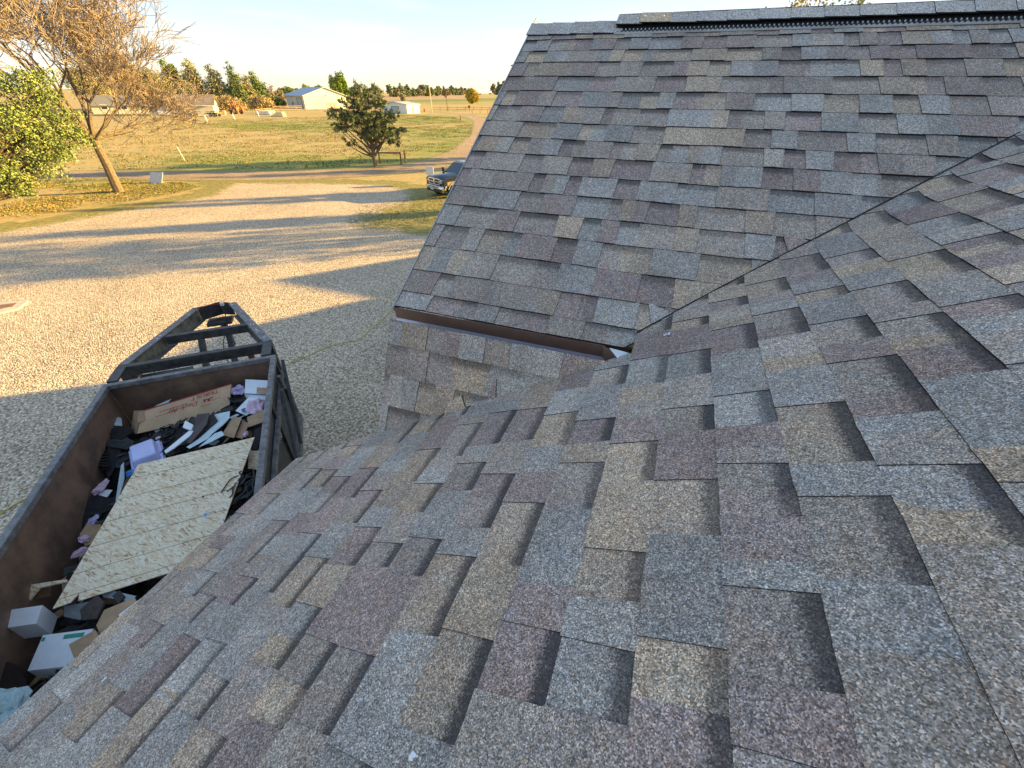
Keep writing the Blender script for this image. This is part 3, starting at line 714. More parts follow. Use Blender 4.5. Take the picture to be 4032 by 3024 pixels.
wr = wall((0, -TL_, ZF), (0, 0, ZF), (-1, 0, 0)); wlft = wall((-TW, -TL_, ZF), (-TW, 0, ZF), (1, 0, 0)); wf = wall((-TW, 0, ZF), (0, 0, ZF), (0, -1, 0))
q = MB(); q.box((-TW / 2, -TL_ / 2, ZF - 0.03), (TW, TL_, 0.05)); part(q, 'floor', M_RUST)
q = MB(); q.box((-TW / 2, -TL_, (ZF + ZT) / 2), (TW, 0.05, ZT - ZF)); part(q, 'tailgate', M_STEEL)
q = MB()
for x in (-TW + 0.45, -0.45):
    q.box((x, -TL_ / 2 + 0.2, ZF - 0.17), (0.09, TL_ + 0.5, 0.2))
for y in (-4.6, -3.6, -2.6, -1.6, -0.6): q.box((-TW / 2, y, ZF - 0.10), (TW, 0.08, 0.09))
part(q, 'chassis', M_STEEL)
for k, y in enumerate((-0.12, -0.62, -1.3, -2.0, -2.7, -3.4, -4.1, -4.8)):
    for x in (0.024, -TW - 0.024):
        if k in (1, 3, 5, 6): continue
        q = MB(); q.box((x, y, (ZF + ZT - 0.07) / 2), (0.034, 0.07, ZT - 0.09 - ZF)); part(q, 'rib', M_STEEL)
q = MB(); q.box((0.05, -TL_ / 2, ZF + 0.03), (0.085, TL_, 0.13)); q.box((0.045, -TL_ / 2, ZT - 0.30), (0.05, TL_, 0.06)); part(q, 'side_rail', M_RAIL)
# tarp arms and bracket outside the right wall
q = MB(); q.bar((0.11, -0.02, ZT - 0.10), (0.16, -1.15, ZT - 0.95), 0.045, 0.06); part(q, 'tarp_arm', M_STEEL)
q = MB(); q.bar((0.09, -0.75, ZT - 0.22), (0.18, -2.0, ZT - 0.95), 0.045, 0.06); part(q, 'tarp_arm', M_STEEL)
q = MB(); q.tube([(0.075, -0.52, ZT - 0.08), (0.085, -0.50, ZT - 0.32)], 0.03, 8); part(q, 'arm_pivot', M_RAIL)
# wheels and fenders
M_TYRE = simple('tyre_rubber', (0.025, 0.025, 0.025), 0.85); M_RIMW = simple('pale_rim', (0.5, 0.5, 0.5), 0.4, 0.3)
def wheel(parent, c, r, w, axis='X', rim=M_RIMW, rr=0.56):
    mb = MB(); prof = [(-w / 2, r * 0.72), (-w / 2, r * 0.93), (-w * 0.38, r), (w * 0.38, r), (w / 2, r * 0.93), (w / 2, r * 0.72), (w * 0.42, r * rr), (-w * 0.42, r * rr)]; n = 28
    for i in range(n):
        a = 2 * math.pi * i / n
        for (x, rad) in prof: mb.v.append(Vector((x, math.cos(a) * rad, math.sin(a) * rad)) + Vector(c))
    m_ = len(prof)
    for i in range(n):
        for k in range(m_): mb.f.append((i * m_ + k, i * m_ + (k + 1) % m_, ((i + 1) % n) * m_ + (k + 1) % m_, ((i + 1) % n) * m_ + k)); mb.mi.append(0)
    wh = mb.build('wheel', M_TYRE, parent, smooth=False)
    mb = MB(); C = Vector(c)
    for sx in (-1, 1):
        x = sx * w * 0.30; o = len(mb.v)
        for i in range(20):
            a = 2 * math.pi * i / 20
            mb.v += [C + Vector((sx * w * 0.44, math.cos(a) * r * (rr + .02), math.sin(a) * r * (rr + .02))), C + Vector((x, math.cos(a) * r * rr * .86, math.sin(a) * r * rr * .86))]
        for i in range(20): j = (i + 1) % 20; mb.f.append((o + 2 * i, o + 2 * j, o + 2 * j + 1, o + 2 * i + 1)); mb.mi.append(0)
        for i in range(8):
            a = 2 * math.pi * i / 8; mb.bar(C + Vector((x, math.cos(a) * r * .1, math.sin(a) * r * .1)), C + Vector((x, math.cos(a) * r * rr * .9, math.sin(a) * r * rr * .9)), r * .15, 0.02, up=Vector((1, 0, 0)))
        mb.tube([C + Vector((x - sx * .01, 0, 0)), C + Vector((x + sx * .03, 0, 0))], r * .17, 12)
    mb.build('rim', rim, wh); return wh
for x in (0.28, -TW - 0.28):
    for y in (-2.6, -3.45): wheel(tr, (x, y, 0.40), 0.40, 0.24)
    q = MB(); q.box((x, -3.02, 0.90), (0.32, 1.9, 0.03)); q.bar((x, -2.07, .9), (x, -1.85, .62), .32, .03); q.bar((x, -3.97, .9), (x, -4.2, .62), .32, .03); part(q, 'fender', M_STEEL)
q = MB(); q.box((0.36, -2.0, 0.93), (0.02, 0.14, 0.09)); part(q, 'marker_light', simple('red_reflector', (0.5, 0.03, 0.03), 0.3))
q = MB()
rk = random.Random(4)
for i in range(11):      # the worn white script on the outer wall
    y = -0.95 - i * 0.055; zc = ZT - 0.42 - 0.012 * i
    for j in range(3): q.bar((0.0105, y + rk.uniform(-.02, .02), zc + rk.uniform(-.06, .06)), (0.0105, y + rk.uniform(-.03, .03), zc + rk.uniform(-.05, .06)), 0.002, 0.018, up=Vector((1, 0, 0)))
part(q, 'worn_script_decal', M_WHITE)
# gooseneck: uprights, two converging I-beams, cross channels, jack
def ibeam(a, b, h, w, name, side=1):
    q = MB(); a = Vector(a); b = Vector(b); d = (b - a).normalized(); up = Vector((0, 0, 1))
    q.bar(a, b, w, 0.012, 0); q.bar(a - up * h, b - up * h, w, 0.012, 0)
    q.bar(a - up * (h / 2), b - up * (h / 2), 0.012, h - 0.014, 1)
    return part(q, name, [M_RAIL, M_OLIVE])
FL, FR_ = (-2.10, 0.55, ZT), (-0.11, 0.55, ZT); TLp, TRp = (-1.46, 2.48, ZT), (-0.86, 2.50, ZT)
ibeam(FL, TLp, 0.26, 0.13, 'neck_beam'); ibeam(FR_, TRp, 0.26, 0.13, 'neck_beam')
for x in (-2.10, -0.11):
    q = MB(); q.box((x, 0.50, (ZT + 0.7) / 2), (0.13, 0.13, ZT - 0.7)); part(q, 'upright', M_STEEL)
    q = MB(); q.box((x, 0.28, ZT - 0.006), (0.13, 0.42, 0.03)); part(q, 'tie_plate', M_STEEL)
    q = MB(); q.box((x, 0.28, 0.78), (0.12, 0.5, 0.14)); part(q, 'lower_tie', M_STEEL)
def channel(a, b, h, w, name='cross_channel'):
    q = MB(); a = Vector(a); b = Vector(b); d = (b - a).normalized(); s = Vector((-d.y, d.x, 0))
    q.bar(a, b, 0.012, h); q.bar(a + s * w / 2 + Vector((0, 0, h / 2)), b + s * w / 2 + Vector((0, 0, h / 2)), w, 0.012); q.bar(a + s * w / 2 - Vector((0, 0, h / 2)), b + s * w / 2 - Vector((0, 0, h / 2)), w, 0.012)
    return part(q, name, M_STEEL)
channel((-2.03, 0.44, ZT - 0.07), (-0.18, 0.44, ZT - 0.07), 0.15, 0.09); channel((-1.74, 1.36, ZT - 0.08), (-0.50, 1.36, ZT - 0.08), 0.13, 0.09)
q = MB(); q.box((-1.66, 0.50, ZT - 0.42), (0.7, 0.3, 0.3)); part(q, 'pump_box', M_STEEL)
# front closure and coupler
q = MB(); q.bar((-1.44, 2.44, ZT - 0.12), (-1.12, 2.62, ZT - 0.12), 0.014, 0.26); q.bar((-1.12, 2.62, ZT - 0.12), (-0.88, 2.50, ZT - 0.12), 0.014, 0.26); q.box((-1.15, 2.40, ZT - 0.30), (0.42, 0.30, 0.05)); q.tube([(-1.12, 2.40, ZT - 0.3), (-1.12, 2.40, ZT - 0.85)], 0.06, 12); part(q, 'coupler', M_STEEL)
q = MB(); q.tube([(-1.5, 2.42, ZT + 0.02), (-1.2, 2.50, ZT + 0.015), (-1.0, 2.46, ZT + 0.03)], 0.008, 5); part(q, 'red_cable', simple('red_cable', (0.4, 0.04, 0.03), .5))
q = MB(); pts = [Vector((-1.05, 2.45, ZT + 0.02)), Vector((-1.0, 2.3, ZT - 0.1)), Vector((-0.98, 2.0, ZT - .3)), Vector((-1.02, 1.5, ZT - .4)), Vector((-1.05, 1.2, 1.2)), Vector((-1.3, 0.9, 1.0))]; q.tube(catmull(pts, 5), 0.008, 5); part(q, 'hose', M_BLACK)
q = MB(); q.box((-1.02, 2.46, ZT + 0.02), (0.06, 0.07, 0.05)); part(q, 'wire_connector', M_WHITE)
# lower A-frame with struts up to the neck
q = MB(); zl = 1.0
for (a, b) in (((-1.85, 0.5, zl), (-1.35, 2.0, zl)), ((-0.36, 0.5, zl), (-0.86, 2.0, zl)), ((-1.72, 0.9, zl), (-0.49, 0.9, zl)), ((-1.35, 2.0, zl), (-0.86, 2.0, zl))): q.bar(a, b, 0.09, 0.09)
part(q, 'lower_frame', M_STEEL)
for (a, b) in (((-1.40, 1.9, ZT - .25), (-1.42, 1.0, zl)), ((-0.95, 1.9, ZT - .25), (-0.93, 1.0, zl))):
    q = MB(); q.bar(a, b, 0.09, 0.09); part(q, 'strut', M_STEEL)
q = MB(); q.tube([(-0.72, 1.72, 1.55), (-0.72, 1.72, 0.12)], 0.055, 12); q.tube([(-0.72, 1.72, 0.12), (-0.72, 1.72, 0.02)], [0.07, 0.14], 14); q.tube([(-0.72, 1.72, 0.02), (-0.72, 1.72, 0.005)], 0.16, 14); part(q, 'jack_leg', M_RUSTY)
q = MB(); rk = random.Random(8)
for i in range(26):
    t = rk.random(); side = rk.random() < .3
    P_ = Vector(FL).lerp(Vector(TLp), t) if side else Vector(FR_).lerp(Vector(TRp), t)
    q.box(P_ + Vector((rk.uniform(-.045, .045), 0, 0.0075)), (rk.uniform(.01, .03), rk.uniform(.01, .05), 0.002), rk.uniform(0, 3))
part(q, 'paint_spatter', M_WHITE)

# ------------------------------------------------------------------ waste heaped in the trailer
Z4 = lambda x, y: (x * 0.677, 1900 + y * 0.677)
Z3 = lambda x, y: (300 + x * 0.603, 1100 + y * 0.603)
def loc_of(pts):
    c = Vector((0, 0, 0))
    for p in pts: c += Vector(p)
    return c / len(pts)
def slab(name, corners, th, mats, label, cat, group=None, mside=None, parent=None, kind=None):
    """a flat sheet lying at real heights: corners = (px, py, height above the yard)"""
    P = [gp(px, py, h) for (px, py, h) in corners]; q = MB(); n = (P[1] - P[0]).cross(P[2] - P[0]).normalized()
    if n.z < 0: n = -n
    q.prism(P, -n * th, 0, mside); o = q.build(name, mats, parent, loc=loc_of(P) if parent is None else None)
    if parent is None: tag(o, label, cat, group)
    return o, P, n
def to_tr(P):
    v = Vector(P) - TR0; c, s_ = math.cos(-TRZ), math.sin(-TRZ); return Vector((v.x * c - v.y * s_, v.x * s_ + v.y * c, v.z))
def from_tr(v):
    c, s_ = math.cos(TRZ), math.sin(TRZ); return Vector((TR0.x + v[0] * c - v[1] * s_, TR0.y + v[0] * s_ + v[1] * c, v[2]))
M_CARD = simple('brown_cardboard', (0.50, 0.32, 0.19), 0.85, col2=(0.38, 0.24, 0.14), scale=8)
M_CARD2 = simple('printed_carton', (0.68, 0.47, 0.29), 0.8, col2=(0.55, 0.38, 0.23), scale=5)
M_RED = simple('red_print', (0.42, 0.035, 0.04), 0.7, var=0.15, scale=30)
M_FOAM = simple('white_packaging', (0.84, 0.87, 0.90), 0.7, var=0.06, scale=10)
M_PALE = simple('pale_blue_sheet', (0.58, 0.70, 0.74), 0.6, var=0.1, scale=10)
M_FELT = simple('black_felt', (0.028, 0.028, 0.030), 0.9, col2=(0.012, 0.012, 0.013), scale=15, bump=0.3)
M_FELT2 = simple('dusty_felt', (0.06, 0.06, 0.062), 0.9, col2=(0.03, 0.03, 0.032), scale=15, bump=0.3)
M_BIN = simple('lilac_plastic', (0.55, 0.58, 0.90), 0.4, var=0.08)
M_PINK = simple('pink_insulation', (0.66, 0.40, 0.52), 0.9, col2=(0.72, 0.60, 0.72), scale=25, bump=0.5)
M_DKBR = simple('brown_gutter', (0.055, 0.028, 0.026), 0.4, scale=12)
M_BLUE = simple('blue_print', (0.06, 0.14, 0.30), 0.6)
M_GREEN = simple('green_tape', (0.05, 0.32, 0.22), 0.5)
M_TEAR = simple('torn_shingle_brown', (0.10, 0.075, 0.06), 0.95, col2=(0.05, 0.04, 0.035), scale=20)
# heap body
rh = random.Random(31); q = MB(); nx, ny = 26, 56
def heap_h(x, y):
    ex = min(1, min(-x, x + TW) / 0.35 + 0.35); return (1.16 if y > -2.9 else 1.02) + 0.45 * ex + 0.10 * fbm(x, y, 1.6) + (0.15 if y > -1.3 else 0) + (-0.10 if x < -1.7 else 0)
for i in range(nx + 1):
    for j in range(ny + 1):
        x = -TW + 0.02 + (TW - 0.04) * i / nx; y = -0.02 - (TL_ - 0.05) * j / ny
        q.v.append(Vector((x, y, heap_h(x, y))))
for i in range(nx):
    for j in range(ny): a = i * (ny + 1) + j; q.f.append((a, a + ny + 1, a + ny + 2, a + 1)); q.mi.append(0)
hp = q.build('roofing_waste', M_FELT, None); hp.location = TR0; hp.rotation_euler = (0, 0, TRZ); tag(hp, 'dark heap of torn shingles and felt filling the trailer', kind='stuff')
q = MB()
for k in range(1500):
    x = -TW + 0.1 + (TW - 0.2) * rh.random(); y = -0.1 - (TL_ - 0.2) * rh.random(); z = heap_h(x, y) + rh.uniform(-0.02, 0.07)
    a = rh.uniform(0.03, 0.17); b_ = rh.uniform(0.015, 0.09); M_ = Matrix.Rotation(rh.uniform(0, 6.3), 3, 'Z') @ Matrix.Rotation(rh.uniform(-.6, .6), 3, 'X') @ Matrix.Rotation(rh.uniform(-.5, .5), 3, 'Y')
    mi_ = rh.choices((0, 1, 2, 3, 4), (5, 4, 3, 0.9, 0.55))[0]
    if mi_ > 2: a *= 1.5; b_ *= 1.4
    pts = []
    for t in range(5):
        an = t * 1.2566 + rh.uniform(-.3, .3); pts.append(M_ @ Vector((math.cos(an) * a, math.sin(an) * b_, rh.uniform(-.015, .015))) + Vector((x, y, z)))
    q.prism(pts, M_ @ Vector((0, 0, -0.005)), mi_)
sc = q.build('roofing_scraps', [M_FELT, M_FELT2, M_TEAR, M_CARD, M_PALE]); sc.location = TR0; sc.rotation_euler = (0, 0, TRZ); tag(sc, 'torn shingle and felt scraps strewn over the trailer load', kind='stuff')

# OSB sheet
def mat_osb():
    mt, nt, b = node_mat('osb_board'); L = nt.links.new; t = N(nt, 'ShaderNodeTexCoord')
    outs = []
    for k, (rot, sx, sy, sc_) in enumerate(((0.5, 1, 4.2, 20), (2.1, 1, 4.6, 17), (1.2, 1, 4.0, 18))):
        mp_ = N(nt, 'ShaderNodeMapping'); mp_.inputs['Rotation'].default_value = (0, 0, rot); mp_.inputs['Scale'].default_value = (sx, sy, 1); mp_.inputs['Location'].default_value = (k * 3.1, k, 0)
        nd = N(nt, 'ShaderNodeTexNoise'); nd.inputs['Scale'].default_value = 9; L(t.outputs['Object'], nd.inputs['Vector'])
        mxv = N(nt, 'ShaderNodeMixRGB', blend_type='ADD', i_Fac=0.08); L(t.outputs['Object'], mxv.inputs['Color1']); L(nd.outputs['Color'], mxv.inputs['Color2']); L(mxv.outputs[0], mp_.inputs[0])
        v = N(nt, 'ShaderNodeTexVoronoi'); v.inputs['Scale'].default_value = sc_; L(mp_.outputs[0], v.inputs['Vector']); s_ = N(nt, 'ShaderNodeSeparateColor'); L(v.outputs['Color'], s_.inputs[0]); outs.append(s_.outputs)
    c1 = ramp(nt, [(0, (0.50, 0.34, 0.19)), (0.2, (0.76, 0.56, 0.35)), (0.6, (0.90, 0.72, 0.48)), (0.9, (0.96, 0.83, 0.62))]); L(outs[0][0], c1.inputs['Fac'])
    c2 = ramp(nt, [(0, (0.42, 0.26, 0.13)), (0.12, (0.78, 0.59, 0.36)), (0.7, (0.92, 0.77, 0.54)), (1, (0.96, 0.86, 0.67))]); L(outs[1][0], c2.inputs['Fac'])
    s1 = ramp(nt, [(0.45, 0), (0.5, 1)]); L(outs[1][1], s1.inputs['Fac'])
    m_ = N(nt, 'ShaderNodeMixRGB'); L(s1.outputs['Color'], m_.inputs['Fac']); L(c1.outputs['Color'], m_.inputs['Color1']); L(c2.outputs['Color'], m_.inputs['Color2'])
    L(m_.outputs[0], b.inputs['Base Color']); b.inputs['Roughness'].default_value = 0.75; return mt
M_OSB = mat_osb()
TLc, TRc, BLc = gp(544, 1829, 1.98), gp(1002, 1721, 2.00), gp(207, 2397, 1.78)
ex = (TRc - TLc); ey = (BLc - TLc); nrm = ex.cross(ey).normalized(); nrm = nrm if nrm.z > 0 else -nrm
poly = [TLc, BLc, BLc + ex * 0.10 - ey * 0.005, BLc + ex * 0.125 - ey * 0.05, BLc + ex * 0.15 + ey * 0.0, BLc + ex, TRc]
q = MB(); q.prism(poly, -nrm * 0.011); osb = q.build('osb_sheet', M_OSB, loc=TLc); tag(osb, 'big sheet of oriented strand board lying across the waste in the trailer', 'wood sheet')
for f in (0.13, 0.30, 0.47, 0.64, 0.81, 0.95):
    q = MB(); q.bar(TLc - TLc + ey * f + nrm * 0.0012 + ex * 0.005, ey * (f + 0.004) + ex * 0.985 + nrm * 0.0012, 0.004, 0.001, up=nrm); o = q.build('chalk_line', simple('pencil_line', (0.17, 0.12, 0.08), .8), osb, loc=Vector((0, 0, 0)))
c = ex * 0.80 + ey * 0.62 + nrm * 0.0015; uu, vv = ex.normalized(), ey.normalized()
q = MB(); q.prism([c, c + uu * 0.055, c + uu * 0.055 + vv * 0.07, c + vv * 0.07], nrm * 0.001); lb = q.build('paper_label', M_WHITE, osb, loc=Vector((0, 0, 0)))
q = MB(); c += nrm * 0.002
for i in range(4): q.prism([c + uu * .01 + vv * (.015 + .010 * i), c + uu * .045 + vv * (.015 + .010 * i), c + uu * .045 + vv * (.020 + .010 * i), c + uu * .01 + vv * (.020 + .010 * i)], nrm * 0.0006)
q.build('label_print', M_BLUE, lb, loc=Vector((0, 0, 0)))
slab('osb_offcut', [(*Z3(1130, 1120), 1.85), (*Z3(1235, 1118), 1.85), (*Z3(1215, 1245), 1.8), (*Z3(1120, 1235), 1.8)], 0.011, M_OSB, 'small strand board offcut standing right of the big sheet', 'wood scrap')

# long printed carton
ct = empty('long_carton', gp(700, 1700, 1.6), 0, 'long brown carton with red edge and upside-down red print, front of the load', 'carton')
base_ = ct.location.copy()
A_, B_, D_ = gp(*Z3(440, 855), 2.04), gp(*Z3(1010, 682), 2.06), gp(*Z3(395, 1008), 1.82)
pn = (B_ - A_).cross(D_ - A_); rc = ray(*Z3(1000, 868)); C_ = Vector((0, 0, H0)) + rc * (pn.dot(A_ - Vector((0, 0, H0))) / pn.dot(rc))
nf = (B_ - A_).cross(D_ - A_).normalized(); nf = nf if nf.z > 0 else -nf
q = MB(); q.prism([A_, B_, C_, D_], -nf * 0.13); q.build('carton_body', M_CARD2, ct)
q = MB(); u_ = (B_ - A_).normalized(); v_ = (D_ - A_).normalized(); L_ = (B_ - A_).length
q.prism([A_ + nf * .001 - v_ * .004, B_ + nf * .001 - v_ * .004, B_ + v_ * .014 + nf * .001, A_ + v_ * .014 + nf * .001], nf * 0.002); q.build('red_edge', M_RED, ct)
q = MB(); Lf = gp(*Z3(375, 858), 1.98)
q.prism([A_, Lf, gp(*Z3(358, 985), 1.74), D_ - u_ * .01], -nf * 0.004); q.prism([A_ + nf * .003, A_ - u_ * .05 + v_ * .02, A_ + v_ * .17 - u_ * .02 + nf * .03, A_ + v_ * .16 + u_ * .06 + nf * .003], nf * 0.004); q.build('end_flap', M_CARD, ct)
def text_on(s, origin, ux, uy, size, name, parent, mat):
    cu = bpy.data.curves.new(name, 'FONT'); cu.body = s; cu.size = 1; cu.extrude = 0.004; cu.resolution_u = 2
    to = bpy.data.objects.new('tmp_text', cu); COL.objects.link(to); dg = bpy.context.evaluated_depsgraph_get(); dg.update()
    me = bpy.data.meshes.new_from_object(to.evaluated_get(dg)); bpy.data.objects.remove(to)
    nn = ux.cross(uy).normalized(); pb = ploc(parent)
    for v in me.vertices: c_ = v.co.copy(); v.co = (Vector(origin) - pb) + ux * (c_.x * size) + uy * (c_.y * size) + nn * (c_.z * 0.3)
    me.materials.clear(); me.materials.append(mat); me.name = name
    o = bpy.data.objects.new(name, me); COL.objects.link(o); o.parent = parent; return o
fo = nf * 0.0025
def on_face(fu, fv): return A_ + u_ * (L_ * fu) + (D_ - A_) * fv + fo
text_on('TRIBUILT', on_face(0.86, 0.08) , -u_, v_, 0.085, 'printed_word', ct, M_RED)
text_on('Deck-Air', on_face(0.63, 0.36), -u_, v_, 0.098, 'printed_word', ct, M_RED)
q = MB()
def pr(fu, fv, w, h): p = on_face(fu, fv); q.prism([p, p - u_ * w, p - u_ * w + v_ * h, p + v_ * h], nf * .0005)
for k in range(9): pr(0.50 - 0.035 * k, 0.30, 0.028, 0.010)
for k in range(7): pr(0.40 - 0.035 * k, 0.47, 0.026, 0.010)
for k in range(4): pr(0.90 - 0.04 * k, 0.52, 0.03, 0.008)
for k in range(3): pr(0.80 - 0.04 * k, 0.68, 0.03, 0.008)
# small running-animal emblem
p = on_face(0.78, 0.40); 
for (a, b_, c_, d_) in ((0, 0, .085, .018), (.075, -.012, .10, .006), (.0, .010, .02, .045), (.02, .012, .03, .04), (.06, .012, .085, .04), (-.03, -.01, .005, .008)):
    q.prism([p - u_ * a + v_ * b_, p - u_ * c_ + v_ * b_, p - u_ * c_ + v_ * d_, p - u_ * a + v_ * d_], nf * .0005)
q.build('red_print', M_RED, ct)

# sheets and scraps one can tell apart
def box_px(name, top, hh, mats, label, cat, group=None):
    """box from its four top corners (px,py,height), with depth hh"""
    P = [gp(*t) for t in top]; q = MB(); q.prism(P, (0, 0, -hh)); o = q.build(name, mats, None, loc=loc_of(P)); return tag(o, label, cat, group), P
b1, P = box_px('white_carton', [(*Z3(1105, 652), 2.0), (*Z3(1260, 660), 2.0), (*Z3(1262, 760), 1.95), (*Z3(1100, 752), 1.95)], 0.12, M_FOAM, 'flat white carton with blue lines in the front right corner', 'carton')
q = MB(); q.prism([P[3].lerp(P[2], .02) + Vector((0, 0, .002)), P[3].lerp(P[2], .98) + Vector((0, 0, .002)), P[3].lerp(P[2], .98).lerp(P[1], .06) + Vector((0, 0, .004)), P[3].lerp(P[2], .02).lerp(P[0], .06) + Vector((0, 0, .004))], (0, 0, .001)); q.v = [v - b1.location for v in q.v]
q.build('blue_stripe', M_BLUE, b1, loc=Vector((0, 0, 0)))
slab('card_piece', [(*Z3(1180, 705), 2.03), (*Z3(1258, 710), 2.03), (*Z3(1258, 748), 2.01), (*Z3(1178, 742), 2.01)], 0.004, M_CARD, 'little brown card on the flat white carton', 'cardboard')
slab('printed_sheet', [(*Z3(1040, 858), 1.86), (*Z3(1150, 745), 1.92), (*Z3(1262, 765), 1.92), (*Z3(1245, 800), 1.9), (*Z3(1150, 862), 1.88), (*Z3(1110, 890), 1.84)], 0.006, M_FOAM, 'white sheet with blue print under the pink cloth', 'packaging')
slab('blue_print_patch', [(*Z3(1075, 850), 1.888), (*Z3(1100, 838), 1.895), (*Z3(1115, 850), 1.895), (*Z3(1088, 868), 1.885)], 0.002, M_BLUE, 'dark blue printed patch on the white sheet', 'print')
def sheet_strip(name, pts, th, mat, label, cat): return slab(name, pts, th, mat, label, cat)
sheet_strip('pale_sheet', [(*Z3(890, 885), 1.98), (*Z3(1003, 860), 2.0), (*Z3(1000, 905), 1.98), (*Z3(960, 950), 1.96), (*Z3(890, 1005), 1.95), (*Z3(860, 1040), 1.95), (*Z3(740, 1105), 1.93), (*Z3(720, 1095), 1.93), (*Z3(800, 1040), 1.94), (*Z3(880, 970), 1.95), (*Z3(925, 930), 1.96)], 0.006, M_PALE, 'ragged pale blue strip between the carton and the strand board', 'packaging')
sheet_strip('pale_offcut', [(*Z3(905, 1005), 1.97), (*Z3(950, 990), 1.97), (*Z3(968, 1015), 1.97), (*Z3(880, 1062), 1.95), (*Z3(800, 1095), 1.94)], 0.006, M_PALE, 'small pale offcut at the top edge of the strand board', 'packaging')
sheet_strip('foam_strip', [(*Z3(735, 990), 1.96), (*Z3(790, 985), 1.97), (*Z3(640, 1100), 1.93), (*Z3(585, 1135), 1.92), (*Z3(575, 1120), 1.92)], 0.012, M_FOAM, 'narrow white strip pointing at the lilac bin', 'packaging')
sheet_strip('foam_square', [(*Z3(712, 922), 1.98), (*Z3(765, 950), 1.98), (*Z3(750, 985), 1.97), (*Z3(695, 965), 1.97)], 0.03, M_FOAM, 'small white square lying against the long carton', 'packaging')
sheet_strip('gutter_piece', [(*Z3(788, 882), 2.04), (*Z3(870, 872), 2.05), (*Z3(852, 945), 2.02), (*Z3(800, 1010), 1.98), (*Z3(745, 1070), 1.95), (*Z3(720, 1065), 1.95), (*Z3(765, 990), 1.98)], 0.01, M_DKBR, 'dark brown bent metal strip on the pale sheets', 'metal strip')
sheet_strip('felt_piece', [(*Z3(755, 905), 1.99), (*Z3(900, 880), 2.0), (*Z3(925, 925), 1.98), (*Z3(860, 985), 1.95), (*Z3(760, 960), 1.96)], 0.005, M_FELT2, 'torn dark felt behind the brown metal strip', 'felt scrap')
sheet_strip('card_piece', [(*Z3(1025, 895), 1.95), (*Z3(1080, 905), 1.96), (*Z3(1030, 1035), 1.9), (*Z3(950, 1015), 1.9)], 0.006, M_CARD, 'brown torn cardboard at the top right of the strand board', 'cardboard')
sheet_strip('card_piece', [(*Z3(1085, 920), 1.9), (*Z3(1130, 940), 1.9), (*Z3(1085, 1040), 1.86), (*Z3(1040, 1030), 1.86)], 0.006, M_CARD, 'folded brown cardboard beside a dark gap', 'cardboard')
sheet_strip('card_piece', [(*Z3(1115, 900), 1.94), (*Z3(1250, 838), 1.98), (*Z3(1250, 920), 1.94), (*Z3(1125, 965), 1.9)], 0.006, M_CARD, 'wide brown cardboard flap against the right wall', 'cardboard')
sheet_strip('felt_piece', [(*Z3(1160, 985), 1.88), (*Z3(1245, 940), 1.9), (*Z3(1240, 1000), 1.88), (*Z3(1180, 1110), 1.85), (*Z3(1150, 1110), 1.85)], 0.005, M_FELT, 'black felt sheet along the right wall', 'felt scrap')
sheet_strip('foam_strip', [(*Z3(250, 893), 1.82), (*Z3(293, 905), 1.82), (*Z3(298, 955), 1.8), (*Z3(250, 955), 1.8)], 0.01, M_PALE, 'small pale card near the front left corner', 'packaging')
sheet_strip('foam_strip', [(*Z3(292, 1215), 1.72), (*Z3(312, 1190), 1.72), (*Z3(315, 1300), 1.7), (*Z3(275, 1440), 1.66), (*Z3(257, 1446), 1.66)], 0.008, M_PALE, 'long pale strip along the left of the strand board', 'packaging')
sheet_strip('white_card', [(*Z3(175, 1372), 1.62), (*Z3(237, 1375), 1.62), (*Z3(185, 1442), 1.6), (*Z3(112, 1442), 1.6)], 0.004, M_FOAM, 'white printed card lying on the black felt at left', 'card')
sheet_strip('felt_piece', [(*Z3(205, 1090), 1.75), (*Z3(290, 1115), 1.75), (*Z3(275, 1200), 1.72), (*Z3(210, 1300), 1.66), (*Z3(195, 1260), 1.66)], 0.005, M_FELT, 'long black felt strip left of the pale strip', 'felt scrap')
sheet_strip('felt_piece', [(*Z3(210, 975), 1.8), (*Z3(345, 955), 1.84), (*Z3(375, 985), 1.84), (*Z3(300, 1045), 1.8), (*Z3(235, 1040), 1.78)], 0.005, M_FELT, 'folded black felt left of the long carton', 'felt scrap')
sheet_strip('felt_piece', [(*Z3(195, 1050), 1.78), (*Z3(330, 1030), 1.8), (*Z3(380, 1060), 1.82), (*Z3(330, 1110), 1.78), (*Z3(200, 1090), 1.76)], 0.005, M_FELT2, 'dusty felt with a pale edge above the black strip', 'felt scrap')
sheet_strip('felt_piece', [(*Z3(20, 1455), 1.6), (*Z3(120, 1400), 1.62), (*Z3(260, 1440), 1.62), (*Z3(210, 1560), 1.56), (*Z3(60, 1660), 1.5), (*Z3(0, 1560), 1.5)], 0.005, M_FELT, 'large black felt sheet by the left wall', 'felt scrap')
# black ribbed vent piece
vt = empty('ribbed_vent_piece', gp(*Z3(130, 1180), 1.6), 0, 'black ribbed vent strip near the left wall', 'vent piece')
for k in range(7):
    a = gp(*Z3(75 + 12 * k, 1130 + 14 * k), 1.70); b_ = gp(*Z3(200 + 2 * k, 1100 + 20 * k), 1.74); q = MB(); q.bar(a, b_, 0.03, 0.02); q.build('rib', M_BLACK, vt)
slab('vent_sheet', [(*Z3(60, 1130), 1.685), (*Z3(205, 1085), 1.725), (*Z3(212, 1240), 1.70), (*Z3(160, 1245), 1.67)], 0.004, M_BLACK, None, None, parent=vt)
